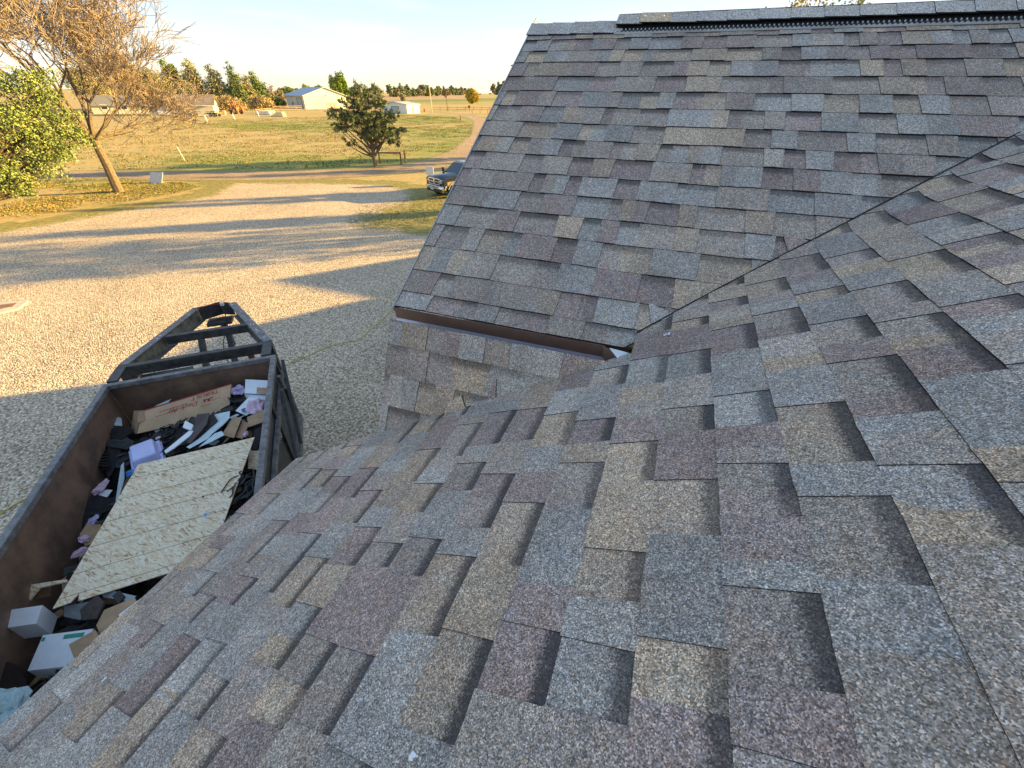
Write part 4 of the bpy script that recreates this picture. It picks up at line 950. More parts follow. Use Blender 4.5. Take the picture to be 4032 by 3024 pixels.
# dangling strap cluster at the right
st = empty('strap_tangle', gp(*Z3(1120, 1350), 1.6), 0, 'tangle of black plastic straps between board and right wall', 'straps'); rk = random.Random(2)
for k in range(13):
    p0 = gp(*Z3(1075 + rk.uniform(0, 120), 1235 + rk.uniform(0, 60)), 1.92); pts = [p0]
    for j in range(5): pts.append(pts[-1] + Vector((rk.uniform(-.05, .07), rk.uniform(-.13, -.02), rk.uniform(-.05, .03))))
    q = MB(); cp = catmull(pts, 4)
    for i in range(len(cp) - 1): q.bar(cp[i], cp[i + 1], 0.016, 0.003, 0)
    q.build('strap', M_FELT2, st)
def crumple(name, px, py, h, size, mat, label, cat, flat=0.5, seed=1, group=None):
    bm_ = bmesh.new(); bmesh.ops.create_icosphere(bm_, subdivisions=3, radius=1); rg = random.Random(seed); off = Vector((rg.uniform(0, 50), 0, 0))
    for v in bm_.verts:
        n_ = noise.noise(v.co * 1.7 + off) * 0.6 + noise.noise(v.co * 4.1 + off) * 0.35; v.co = v.co * (1 + n_); v.co.z *= flat
    me = bpy.data.meshes.new(name); bm_.to_mesh(me); bm_.free(); me.materials.append(mat)
    for v in me.vertices: v.co = Vector((v.co.x * size[0], v.co.y * size[1], v.co.z * size[0]))
    o = bpy.data.objects.new(name, me); COL.objects.link(o); o.location = gp(px, py, h); o.rotation_euler = (0, 0, rg.uniform(0, 3)); return tag(o, label, cat, group)
crumple('pink_cloth', *Z3(1175, 828), 1.93, (0.16, 0.11), M_PINK, 'crumpled pink wrap on the white printed sheet', 'wrap', 0.45, 5)
crumple('lilac_cloth', *Z3(1050, 725), 1.95, (0.10, 0.09), simple('lilac_wrap', (0.52, 0.42, 0.62), .7), 'lilac crumpled wrap at the right end of the long carton', 'wrap', 0.5, 6)
crumple('pink_scrap', *Z3(165, 1350), 1.66, (0.045, 0.09), M_PINK, 'pink scrap above the white printed card', 'scrap', 0.5, 7)
crumple('pink_scrap', *Z3(130, 1385), 1.63, (0.05, 0.04), M_PINK, 'round pink scrap left of the white printed card', 'scrap', 0.5, 8)
crumple('pink_scrap', *Z3(535, 1035), 1.92, (0.025, 0.02), M_PINK, 'tiny pink scrap beside the lilac bin', 'scrap', 0.5, 9)
crumple('pink_scrap', *Z4(470, 405), 1.60, (0.07, 0.04), M_PINK, 'lower pink scrap left of the strand board', 'scrap', 0.5, 10)
crumple('pink_scrap', *Z4(485, 330), 1.62, (0.04, 0.06), M_PINK, 'middle pink scrap left of the strand board', 'scrap', 0.5, 11)
crumple('lilac_scrap', *Z4(545, 215), 1.64, (0.06, 0.04), simple('lilac_scrap', (0.45, 0.42, 0.66), .7), 'lilac scrap left of the strand board edge', 'scrap', 0.3, 12)
crumple('blue_glove', *Z3(365, 1265), 1.85, (0.05, 0.06), simple('blue_rubber', (0.04, 0.22, 0.60), .5), 'bright blue rag under the lilac bin', 'rag', 0.6, 13)
crumple('pink_scrap', *Z3(1105, 1010), 1.93, (0.05, 0.025), M_PINK, 'pink shred on cardboard near the top right corner of the board', 'scrap', 0.4, 14)
# lilac plastic bin
bn = empty('plastic_bin', gp(*Z3(450, 1140), 1.86), R(-28), 'upturned translucent lilac plastic bin beside the strand board', 'bin')
q = MB(); q.box((0, 0, 0.0), (0.44, 0.30, 0.16), taper=0.80); bevel(part(q, 'bin_body', M_BIN, bn), 0.02, 3)
q = MB(); q.box((0, 0, -0.075), (0.49, 0.35, 0.03)); q.box((0, 0, -0.03), (0.47, 0.33, 0.014)); bevel(part(q, 'bin_rim', M_BIN, bn), 0.012, 2)
# rear cartons
def white_box(top, hh, label, tape=None):
    e, P = box_px('white_carton', top, hh, M_FOAM, label, 'carton')
    if tape:
        for (fa, fb, wd) in tape:
            q = MB(); a = P[0].lerp(P[1], fa); b_ = P[0].lerp(P[1], fb); d = (P[3] - P[0]).normalized(); q.prism([v - e.location + Vector((0, 0, .002)) for v in (a + d * .02, b_ + d * .02, b_ + d * (.02 + wd), a + d * (.02 + wd))], (0, 0, .001)); q.build('green_tape', M_GREEN, e, loc=Vector((0, 0, 0)))
white_box([(*Z4(25, 745), 1.78), (*Z4(248, 713), 1.80), (*Z4(210, 820), 1.74), (*Z4(-10, 852), 1.72)], 0.22, 'white box at the far left edge of the load')
white_box([(*Z4(250, 888), 1.74), (*Z4(545, 850), 1.80), (*Z4(415, 1065), 1.66), (*Z4(160, 1095), 1.60)], 0.20, 'white box with green tape beside the roof edge', [(0.02, 0.08, 0.03), (0.45, 0.85, 0.035)])
slab('card_piece', [(*Z4(400, 942), 1.84), (*Z4(550, 858), 1.88), (*Z4(595, 930), 1.86), (*Z4(560, 985), 1.82), (*Z4(435, 1035), 1.78)], 0.008, M_CARD, 'brown torn cardboard over the green-taped white box', 'cardboard')
cd = slab('corrugated_card', [(*Z4(560, 830), 1.86), (*Z4(605, 742), 1.90), (*Z4(780, 668), 1.94), (*Z4(798, 700), 1.94), (*Z4(700, 805), 1.88), (*Z4(590, 905), 1.84)], 0.008, M_CARD, 'creased brown cardboard strip next to the white corner sheet', 'cardboard')
slab('foam_sheet', [(*Z4(690, 768), 1.97), (*Z4(848, 652), 2.0), (*Z4(864, 668), 2.0), (*Z4(800, 740), 1.98), (*Z4(706, 812), 1.95)], 0.012, M_FOAM, 'bright white triangular sheet at the roof edge', 'packaging')
slab('foam_sheet', [(*Z4(590, 640), 1.72), (*Z4(625, 622), 1.72), (*Z4(790, 660), 1.74), (*Z4(760, 690), 1.72), (*Z4(600, 665), 1.7)], 0.01, M_PALE, 'white sheet half hidden below the strand board', 'packaging')
slab('shingle_scrap', [(*Z4(465, 740), 1.76), (*Z4(560, 655), 1.80), (*Z4(605, 700), 1.80), (*Z4(560, 790), 1.76), (*Z4(475, 800), 1.72)], 0.02, M_TEAR, 'brown crumpled shingle piece below the board corner', 'shingle scrap')
slab('felt_piece', [(*Z4(650, 660), 1.80), (*Z4(690, 628), 1.82), (*Z4(722, 665), 1.82), (*Z4(690, 705), 1.80)], 0.02, M_FELT2, 'small charcoal block on the white sheet', 'felt scrap')
slab('grey_panel', [(*Z4(375, 720), 1.70), (*Z4(530, 690), 1.74), (*Z4(465, 800), 1.64), (*Z4(370, 780), 1.62)], 0.01, simple('grey_panel', (0.25, 0.27, 0.29), .5), 'grey panel under the corner of the strand board', 'panel')
slab('osb_offcut', [(*Z4(135, 600), 1.72), (*Z4(385, 562), 1.76), (*Z4(390, 575), 1.76), (*Z4(230, 610), 1.72), (*Z4(160, 690), 1.66), (*Z4(150, 690), 1.66)], 0.02, M_OSB, 'thin strand board strip by the left wall', 'wood scrap')
slab('card_piece', [(*Z4(155, 612), 1.66), (*Z4(285, 590), 1.68), (*Z4(290, 660), 1.62), (*Z4(170, 690), 1.60)], 0.02, simple('rust_card', (0.18, 0.09, 0.04), .9), 'rust brown card under the thin board strip', 'cardboard')
slab('felt_piece', [(*Z4(0, 1030), 1.56), (*Z4(85, 1060), 1.58), (*Z4(130, 1150), 1.58), (*Z4(125, 1270), 1.56), (*Z4(0, 1300), 1.5)], 0.03, simple('dark_brown_rubber', (0.035, 0.022, 0.02), .6), 'round dark brown disc at the bottom left', 'rubber disc')
crumple('clear_bag', *Z4(40, 1320), 1.72, (0.22, 0.12), simple('pale_film', (0.45, 0.60, 0.62), .35, var=.2, scale=18, bump=.5), 'crumpled pale plastic film at the bottom left', 'bag', 0.35, 15)
# ------------------------------------------------------------------ pickup
M_PAINT = simple('navy_black_paint', (0.012, 0.016, 0.025), 0.12, 0.0, var=0.05, spec=0.8); M_CHROME = simple('chrome', (0.72, 0.72, 0.72), 0.12, 1.0, var=0.05)
M_TAN = simple('tan_lower_paint', (0.30, 0.26, 0.19), 0.25, 0.3, var=0.08)
M_GLASS = simple('dark_glass', (0.02, 0.035, 0.045), 0.05, 0, var=0.05, spec=1.0); M_LAMP = simple('lamp_lens', (0.75, 0.76, 0.78), 0.1, 0.3, var=0.1)
wv, lv = Vector((.892, -.438, 0)).normalized(), Vector((.438, .892, 0)).normalized()
t0 = gp(1770, 778) - wv * 0.86 - lv * 0.98; t0.z = 0
t0 = t0 + Vector((.938, .347, 0)) * .33
tk = empty('pickup_truck', t0, math.atan2(wv.y, wv.x), 'dark pickup with chrome grille and bumper parked behind the roof edge', 'pickup')
def tp(mb, name, mats, parent=tk, bev=0.0, smooth=False):
    o = mb.build(name, mats, parent, smooth=smooth)
    if bev: bevel(o, bev, 3)
    return o
# side profile (y back, z up) with wheel arches
def arch(cy, r=0.50, z0=0.58):
    return [(cy + r * math.cos(a), max(z0, 0.43 + r * math.sin(a))) for a in [math.pi - math.pi * k / 10 for k in range(11)]]
prof = [(0.12, 0.62)] + arch(0.98) + arch(4.65) + [(5.75, 0.62), (5.80, 1.30), (4.05, 1.30), (1.52, 1.30), (1.40, 1.28), (0.9, 1.25), (0.35, 1.20), (0.12, 1.10)]
bm_ = bmesh.new()
for sx in (-0.98, 0.98):
    pass
q = MB(); q.prism([Vector((-0.985, y, z)) for y, z in prof], (1.97, 0, 0)); body = tp(q, 'body', M_PAINT, bev=0.03)
for sx in (-1, 1):
    q = MB(); c1 = arch(0.98, 0.56, 0.55); c2 = arch(0.98, 0.49, 0.55)
    for i in range(len(c1) - 1): q.add([(sx * 0.99, c1[i][0], c1[i][1]), (sx * 1.03, c1[i][0], c1[i][1]), (sx * 1.03, c1[i + 1][0], c1[i + 1][1]), (sx * 0.99, c1[i + 1][0], c1[i + 1][1]), (sx * 0.99, c2[i][0], c2[i][1]), (sx * 1.03, c2[i][0], c2[i][1]), (sx * 1.03, c2[i + 1][0], c2[i + 1][1]), (sx * 0.99, c2[i + 1][0], c2[i + 1][1])], [(0, 1, 2, 3), (4, 7, 6, 5), (1, 5, 6, 2), (0, 3, 7, 4)])
    tp(q, 'fender_flare', M_TAN)
    q = MB(); q.box((sx * 0.988, 0.85, 0.90), (0.012, 0.9, 0.22)); tp(q, 'lower_fender', M_TAN)
# hood with raised centre
q = MB(); rows = [(0.14, 1.10, 0.90), (0.30, 1.215, 0.93), (0.8, 1.275, 0.94), (1.30, 1.315, 0.93), (1.52, 1.325, 0.90)]; xs_ = [-1, -0.86, -0.52, -0.42, 0, 0.42, 0.52, 0.86, 1]; dz = [-0.07, 0.0, 0.012, 0.045, 0.055, 0.045, 0.012, 0, -0.07]
for (y, z, hw) in rows:
    for x, d in zip(xs_, dz): q.v.append(Vector((x * hw, y, z + d * (1 if y > .2 else .4))))
for i in range(len(rows) - 1):
    for k in range(8): q.f.append((i * 9 + k, i * 9 + k + 1, i * 9 + k + 10, i * 9 + k + 9)); q.mi.append(0)
tp(q, 'hood', M_PAINT, smooth=True)
# cab
q = MB(); cabp = [(1.50, 1.30, .90), (2.22, 1.86, .72), (2.50, 1.915, .72), (3.75, 1.90, .72), (4.05, 1.30, .90)]
for sx in (-1, 1):
    for (y, z, hw) in cabp: q.v.append(Vector((sx * hw, y, z)))
q.f += [(0, 5, 6, 1), (1, 6, 7, 2), (2, 7, 8, 3), (3, 8, 9, 4), (0, 1, 2, 3, 4), (9, 8, 7, 6, 5)]; q.mi += [0] * 6; cab = tp(q, 'cab', M_PAINT, bev=0.04)
def lerpq(a, b, c, d, u, v): return a.lerp(b, u).lerp(d.lerp(c, u), v)
def glass(a, b, c, d, m, off, name):
    a, b, c, d = map(Vector, (a, b, c, d)); P = [lerpq(a, b, c, d, *uv) for uv in ((m, m), (1 - m, m), (1 - m, 1 - m), (m, 1 - m))]; q = MB(); q.prism([p + Vector(off) for p in P], Vector(off) * -0.8); return tp(q, name, M_GLASS)
glass((-.9, 1.5, 1.3), (.9, 1.5, 1.3), (.72, 2.22, 1.86), (-.72, 2.22, 1.86), 0.07, (0, -.012, .014), 'windshield')
for sx in (-1, 1):
    glass((sx * .9, 1.75, 1.32), (sx * .9, 2.75, 1.32), (sx * .73, 2.75, 1.87), (sx * .745, 2.25, 1.80), 0.06, (sx * .018, 0, .006), 'side_window')
    glass((sx * .9, 2.85, 1.32), (sx * .9, 3.85, 1.32), (sx * .73, 3.65, 1.85), (sx * .73, 2.85, 1.87), 0.06, (sx * .018, 0, .006), 'side_window')
    q = MB(); q.box((sx * 1.13, 1.62, 1.42), (0.18, 0.08, 0.26)); q.bar((sx * .93, 1.66, 1.30), (sx * 1.08, 1.64, 1.36), 0.04, 0.05); mr_ = tp(q, 'mirror', M_BLACK, bev=0.02)
    q = MB(); q.box((sx * 1.13, 1.665, 1.42), (0.15, 0.006, 0.22)); q.build('mirror_glass', M_CHROME, mr_)
    for yy in (1.62, 2.8):
        q = MB(); q.box((sx * 0.990, yy + 0.58, 0.98), (0.012, 1.13, 0.60)); dr = tp(q, 'door', M_PAINT, bev=0.004)
        q = MB(); q.box((sx * 1.006, yy + 1.0, 1.16), (0.025, 0.16, 0.035)); q.build('handle', M_CHROME, dr)
# grille: chrome surround with four dark openings and a cross
q = MB(); gz0, gz1 = 0.80, 1.16
for (x, z, w, h) in ((0, 1.145, 1.16, .06), (0, 0.815, 1.05, .05), (-.56, .98, .06, .38), (.56, .98, .06, .38), (0, .98, .15, .34), (0, .975, 1.1, .055)): q.box((x, 0.085, z), (w, 0.07, h))
gr = tp(q, 'grille', M_CHROME, bev=0.012)
q = MB(); q.box((0, 0.12, .98), (1.1, 0.05, .34)); q.build('grille_mesh', M_BLACK, gr)
q = MB()
for xx in (-.52, -.42, -.32, -.22, -.12, .12, .22, .32, .42, .52): q.box((xx, 0.092, .98), (.012, .012, .32))
for zz in (.86, .91, 1.03, 1.08): q.box((0, 0.092, zz), (1.06, .012, .010))
q.build('grille_bars', simple('grille_grey', (.08, .08, .085), .4, .4), gr)
q = MB(); q.prism([(-.04, .045, 1.02), (.04, .045, 1.02), (.05, .045, .97), (0, .045, .92), (-.05, .045, .97)], (0, -.012, 0)); q.build('emblem', M_CHROME, gr)
for sx in (-1, 1):
    q = MB(); q.prism([(sx * .60, .10, .90), (sx * .93, .16, .88), (sx * .965, .22, .98), (sx * .90, .16, 1.10), (sx * .62, .09, 1.12)], (0, .10, 0)); hl = tp(q, 'headlight', M_LAMP, bev=.012)
    q = MB(); q.box((sx * .92, .165, 1.0), (.06, .05, .12)); q.build('turn_lens', simple('amber_lens', (.8, .25, .03), .2), hl)
    for xx in (.68, .80): q = MB(); q.tube([(sx * xx, .10, 1.0), (sx * xx, .085 + (xx - .6) * .2, 1.0)], .05, 12); q.build('reflector', M_CHROME, hl)
    q = MB(); q.box((sx * .78, .15, .86), (.36, .05, .035)); tp(q, 'lamp_trim', M_BLACK)
# bumper: chrome with dark lower opening
q = MB(); zs = [(.78, .04), (.70, -.05), (.58, -.06), (.50, -.01)]; xb = [-1.0, -.92, -.60, 0, .60, .92, 1.0]; yb = [.32, .10, .02, 0, .02, .10, .32]
for z, dy in zs:
    for x, y in zip(xb, yb): q.v.append(Vector((x, y + dy, z)))
for i in range(3):
    for k in range(6): q.f.append((i * 7 + k, i * 7 + k + 1, i * 7 + k + 8, i * 7 + k + 7)); q.mi.append(0)
bp = tp(q, 'bumper', M_CHROME, smooth=True); md = bp.modifiers.new('solid', 'SOLIDIFY'); md.thickness = 0.02
q = MB(); q.box((0, -.062, .685), (1.05, .03, .055)); q.build('bumper_slot', M_BLACK, bp)
q = MB(); q.box((0, .08, .44), (1.7, .16, .12)); tp(q, 'valance', M_BLACK, bev=.02)
q = MB(); q.box((-.10, -.075, .58), (.31, .012, .155)); pl = tp(q, 'license_plate', M_WHITE)
q = MB(); 
for k in range(5): q.box((-.20 + .05 * k, -.083, .575), (.022, .003, .06))
q.build('plate_marks', M_BLUE, pl)
for x in (-.86, .86):
    for y in (.98, 4.65): wheel(tk, (x, y, .42), .42, .30)
q = MB(); q.box((0, 5.82, .6), (1.9, .1, .2)); tp(q, 'rear_bumper', M_CHROME, bev=.02)
q = MB(); q.box((0, 3, .5), (1.4, 5.2, .2)); tp(q, 'chassis', M_BLACK)

# ------------------------------------------------------------------ farm buildings
def metal(name, col, rib=1.2):
    mt = simple(name, col, 0.5, 0.0, var=0.12, scale=0.5, stretch=(3, 3, 0.15)); return mt
M_BARNW = metal('barn_metal_siding', (0.62, 0.60, 0.55)); M_BARNR = metal('barn_metal_roof', (0.42, 0.47, 0.52)); M_TRIMD = simple('dark_trim', (0.10, 0.11, 0.12), .6)
def building(name, label, cat, c0, c1, depth, hw, hr, M_w, M_r, ridge='side', ov=0.5, group=None, side=1):
    """front wall from c0 (left) to c1 (right), going back by depth. ridge 'front': gable faces front"""
    c0 = Vector((c0.x, c0.y, 0)); c1 = Vector((c1.x, c1.y, 0)); X = (c1 - c0); W_ = X.length; X.normalize(); rz = math.atan2(X.y, X.x)
    e = empty(name, c0, rz, label, cat, group); q = MB(); q.box((W_ / 2, depth / 2, hw / 2), (W_, depth, hw))
    if ridge == 'front': q.prism([(0, 0, hw), (W_, 0, hw), (W_ / 2, 0, hr)], (0, depth, 0))
    else: q.prism([(0, 0, hw), (0, depth, hw), (0, depth / 2, hr)], (W_, 0, 0))
    q.build('wall', M_w, e); q = MB()
    th = 0.18
    if ridge == 'front':
        s_ = (hr - hw) / (W_ / 2)
        for sx in (0, 1):
            xa, xb_ = (W_ / 2, -ov) if sx == 0 else (W_ / 2, W_ + ov); q.prism([(xa, -ov, hr + .05), (xb_, -ov, hw - ov * s_ + .05), (xb_, -ov, hw - ov * s_ + .05 + th), (xa, -ov, hr + .05 + th)], (0, depth + 2 * ov, 0))
    else:
        s_ = (hr - hw) / (depth / 2)
        for sy in (0, 1):
            ya, yb_ = (depth / 2, -ov) if sy == 0 else (depth / 2, depth + ov); q.prism([(-ov, ya, hr + .05), (-ov, yb_, hw - ov * s_ + .05), (-ov, yb_, hw - ov * s_ + .05 + th), (-ov, ya, hr + .05 + th)], (W_ + 2 * ov, 0, 0))
    rf = q.build('roof', M_r, e)
    return e, W_, rf
def panel(e, name, x, y, z, w, h, mat, face='front', frame=None, d=0.08):
    q = MB(); sz = (w, d, h) if face == 'front' else (d, w, h); q.box((x, y, z), sz); o = q.build(name, mat, e)
    if frame:
        f = MB(); t = 0.12
        for (dx, dz, ww, hh) in ((0, h / 2, w + t, t), (0, -h / 2, w + t, t), (-w / 2, 0, t, h), (w / 2, 0, t, h)):
            f.box((x + (dx if face == 'front' else 0), y + (dx if face != 'front' else 0), z + dz), (ww, d + .06, hh) if face == 'front' else (d + .06, ww, hh))
        f.build('frame', frame, o)
    return o
def facing(base, deg, W_):
    """second corner of a front wall of length W_ turned deg from square-on"""
    v = Vector((base.x, base.y, 0)).normalized(); return base + Matrix.Rotation(R(deg), 3, 'Z') @ Vector((v.y, -v.x, 0)) * W_
# barn
b0 = gp(1205, 430); b1 = facing(b0, 27, 17.5)
barn, BW, brf = building('barn', 'pale metal barn with a blue grey roof left of the pine tree', 'barn', b0, b1, 14, solve_h(b0, 377), solve_h(b0.lerp(b1, .42), 345), M_BARNW, M_BARNR, 'front', 0.7)
hwb = solve_h(b0, 377)
panel(barn, 'hay_door', BW * .52, -.06, hwb * 1.02, BW * .06, hwb * .14, M_TRIMD, frame=M_WHITE); 
panel(barn, 'window', -.06, 9, hwb * .38, 1.6, 1.2, M_GLASS, 'side', M_WHITE); panel(barn, 'sliding_door', -.06, 3.6, hwb * .42, 3.6, hwb * .8, simple('barn_door', (.45, .48, .52), .6), 'side', M_TRIMD)
q = MB()
for k in range(1, 26): q.box((BW * k / 26, -.03, hwb * .48), (.07, .07, hwb * .95))
tag(q.build('siding_ribs', M_BARNW, barn), kind='stuff')
# white shed
s1_ = gp(1605, 448); s0_ = facing(s1_, -33, -9.2)
hs = solve_h(s1_, 414)
shed, SW, srf = building('shed', 'low white shed with a garage door right of the pine', 'shed', s0_, s1_, 7.5, hs, hs * 1.28, M_WHITE, simple('pale_shed_roof', (.46, .50, .53), .5), 'front', 0.35)
panel(shed, 'garage_door', SW * .52, -.06, hs * .42, SW * .28, hs * .78, simple('grey_door', (.42, .44, .46), .6), 'front', M_TRIMD); panel(shed, 'door', SW + .05, 3.4, hs * .42, 1.0, hs * .8, simple('tan_door', (.42, .26, .10), .6), 'side')
panel(shed, 'door', SW * .10, -.06, hs * .42, SW * .10, hs * .78, simple('grey_door2', (.42, .44, .46), .6))
# long garage
g1 = gp(850, 455); g0 = facing(g1, -8, -14.5)
M_GW = simple('cream_siding', (.60, .56, .45), .8, var=.08); M_GR = simple('weathered_brown_roof', (.26, .20, .15), .9, var=.3, scale=.8)
gar, GW, grf = building('garage', 'long low cream garage with a brown shingle roof at the far left of the pasture', 'garage', g0, g1, 9, solve_h(g1, 411), solve_h(g1, 376) , M_GW, M_GR, 'side', 0.6)
q = MB(); q.box((GW / 2, -.62, solve_h(g1, 411) - .25), (GW + 1.2, .1, .22)); q.build('gutter', M_WHITE, gar)
panel(gar, 'overhead_door', GW * .28, -.06, 1.2, 4.6, 2.2, M_WHITE, 'front', M_TRIMD); panel(gar, 'overhead_door', GW * .60, -.06, 1.2, 3.2, 2.2, simple('cream_door', (.55, .52, .44), .7), 'front', M_GW)
# farmhouse behind the bare tree
f1 = gp(620, 446); f0 = facing(f1, 0, -14)
fh, FW, frf = building('farmhouse', 'grey roofed farmhouse seen through the bare tree branches', 'house', f0, f1, 10, solve_h(f1, 415), solve_h(f1, 380), simple('farmhouse_wall', (.50, .46, .40), .8), simple('grey_roof', (.22, .21, .20), .9), 'side', 0.5)
for fx in (.2, .5, .8): panel(fh, 'window', FW * fx, -.06, 1.5, 1.4, 1.1, M_GLASS, 'front', M_WHITE)
# far farm houses among the horizon trees
for (px, py, w, h, lab) in ((1650, 377, 14, 5, 'tan far house among the horizon trees'), (1930, 371, 16, 5, 'dark red far barn at the right end of the horizon'), (1885, 372, 22, 3, 'low far shed left of the dark red barn'), (1610, 378, 12, 3.5, 'low far shed left of the tan house'), (888, 398, 10, 3, 'small far white house seen between the cedars')):
    a = gp(px, py); d = Vector((CR.x, CA.x, 0)).normalized(); building('far_building', lab, 'house', a - d * w / 2, a + d * w / 2, 8, h * .6, h, simple('far_wall', (.42, .33, .24) if 'red' not in lab else (.18, .07, .05), .9) if 'white' not in lab else M_WHITE, M_GR, 'side', .3)

# ------------------------------------------------------------------ trees
def leafmat(name, c, c2):
    mt = simple(name, c, 0.85, 0, col2=c2, scale=1.2, spec=0.2); b = mt.node_tree.nodes['Principled BSDF']; return mt
M_BARK = simple('grey_brown_bark', (0.22, 0.165, 0.115), 0.95, col2=(0.11, 0.085, 0.06), scale=8, bump=.5); M_TWIG = simple('tan_twigs', (0.34, 0.27, 0.21), 0.9, col2=(0.20, 0.155, 0.12), scale=2)
M_BUD = simple('brown_buds', (0.36, 0.27, 0.18), 0.9, col2=(0.27, 0.20, 0.13), scale=3)
M_PINED = leafmat('pine_dark', (0.15, 0.185, 0.085), (0.09, 0.12, 0.055)); M_PINEL = leafmat('pine_light', (0.25, 0.27, 0.12), (0.16, 0.19, 0.08))
M_ELM = leafmat('spring_leaves', (0.21, 0.275, 0.09), (0.13, 0.18, 0.06)); M_ELM2 = leafmat('yellow_green_leaves', (0.31, 0.36, 0.13), (0.23, 0.285, 0.10))
M_YEL = leafmat('yellow_leaves', (0.62, 0.48, 0.05), (0.50, 0.37, 0.04)); M_YEL2 = leafmat('ochre_leaves', (0.50, 0.40, 0.10), (0.40, 0.30, 0.08))
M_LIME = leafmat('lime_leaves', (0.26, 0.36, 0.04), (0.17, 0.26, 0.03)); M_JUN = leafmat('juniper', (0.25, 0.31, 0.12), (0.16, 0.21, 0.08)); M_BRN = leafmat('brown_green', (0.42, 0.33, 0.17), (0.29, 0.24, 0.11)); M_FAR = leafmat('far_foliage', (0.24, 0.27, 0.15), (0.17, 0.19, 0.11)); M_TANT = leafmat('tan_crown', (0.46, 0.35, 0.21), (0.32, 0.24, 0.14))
def leaf(mb, p, s, rg, mi=0, asp=0.6):
    d = Vector((rg.gauss(0, 1), rg.gauss(0, 1), rg.gauss(0, 1))).normalized(); e = d.cross(Vector((rg.gauss(0, 1), rg.gauss(0, 1), rg.gauss(0, 1)))).normalized()
    a = d * s * .5; b_ = e * s * asp * .5; o = len(mb.v); mb.v += [p - a, p + b_, p + a, p - b_]; mb.f.append((o, o + 1, o + 2, o + 3)); mb.mi.append(mi)
def tree(name, label, base, ells, nclump, per, crad, lsize, mats, trunk=0.2, group=None, seed=1, bias=0.5, cat='tree', lean=(0, 0), trunk_top=0.55, limbs=14, H=None, needle=False):
    """ells: list of (dx, dy, z, rx, ry, rz) crown lobes relative to the base; dx to the picture's right, dy away"""
    rg = random.Random(seed); e = empty(name, Vector(base), 0, label, cat, group); base = Vector((base[0], base[1], 0))
    rt = Vector((RIGHT.x, RIGHT.y, 0)).normalized(); fw = Vector((base.x, base.y, 0)).normalized(); rt = Vector((fw.y, -fw.x, 0))
    top = max(l[2] + l[5] for l in ells); low = min(l[2] - l[5] for l in ells); tw = MB(); cr = MB(); C0 = base + Vector((0, 0, 0))
    axis = [base, base + rt * lean[0] * .4 + Vector((0, 0, top * trunk_top * .5)), base + rt * lean[0] + fw * lean[1] + Vector((0, 0, top * trunk_top)), base + rt * lean[0] * 1.2 + Vector((0, 0, top * .9))]
    ax = catmull(axis, 4); tw.tube(ax, [max(.02, trunk * (1 - .93 * i / (len(ax) - 1))) for i in range(len(ax))], 7)
    vol = [l[3] * l[4] * l[5] for l in ells]; pts = []
    for k in range(nclump):
        l = rg.choices(ells, vol)[0]; v = Vector((rg.gauss(0, 1), rg.gauss(0, 1), rg.gauss(0, 1))).normalized() * (rg.random() ** (1 / 3 * bias + .12)) * rg.uniform(.82, 1.12)
        p = base + rt * (l[0] + v.x * l[3]) + fw * (l[1] + v.y * l[4]) + Vector((0, 0, l[2] + v.z * l[5]))
        if p.z < .15: p.z = .15 + rg.random() * .3
        pts.append(p); mi = 0 if rg.random() < .55 else min(1, len(mats) - 1)
        cs = crad * rg.uniform(.6, 1.3)
        for j in range(per):
            q_ = p + Vector((rg.gauss(0, .45), rg.gauss(0, .45), rg.gauss(0, .35))) * cs; leaf(cr, q_, lsize * rg.uniform(.6, 1.3), rg, mi, .28 if needle else .6)
    for k in range(limbs):
        p = rg.choice(pts); t = min(.98, max(.18, (p.z / top) * rg.uniform(.45, .8))); a = ax[int(t * (len(ax) - 1))]; m_ = a.lerp(p, .5) + Vector((0, 0, -.06 * (p - a).length)); r0 = trunk * (1 - t) * .45 + .012
        tw.tube([a, m_, p], [r0, r0 * .6, r0 * .2], 4)
    tw.build('trunk', M_BARK, e); cr.build('crown', mats, e, recalc=False); return e
# ponderosa pine by the road
pb = gp(1480, 657); S = (proj(pb)[2]) / FPX      # metres per source pixel at its distance
def ls(px0, py, rx, rz, dy=0, base=pb, S_=None):
    q_ = solve_h(base, py); S_ = proj(Vector(base) + Vector((0, 0, q_)))[2] / FPX; return ((px0 - proj(Vector(base) + Vector((0, 0, q_)))[0]) * (S_ or S), dy, q_, rx * (S_ or S), rx * (S_ or S) * .9, rz * (S_ or S) * 1.2)
ells = [ls(1405, 330, 26, 24), ls(1420, 365, 55, 32), ls(1400, 410, 75, 38), ls(1480, 400, 60, 36), ls(1340, 450, 60, 32), ls(1440, 465, 95, 38), ls(1520, 460, 62, 36), ls(1350, 500, 55, 24), ls(1490, 520, 95, 32), ls(1570, 515, 34, 20), ls(1385, 555, 36, 26), ls(1470, 545, 60, 24), ls(1550, 560, 45, 20), ls(1480, 340, 28, 20)]
tree('pine_tree', 'dark green pine with a forked trunk standing alone by the road', pb, [(a, b, c, d * .84, e * .8, f * .62) for (a, b, c, d, e, f) in ells], 620, 26, 0.19, 0.24, [M_PINED, M_PINEL], 0.20, seed=3, bias=.8, lean=(-.2, 0), limbs=70, needle=True)
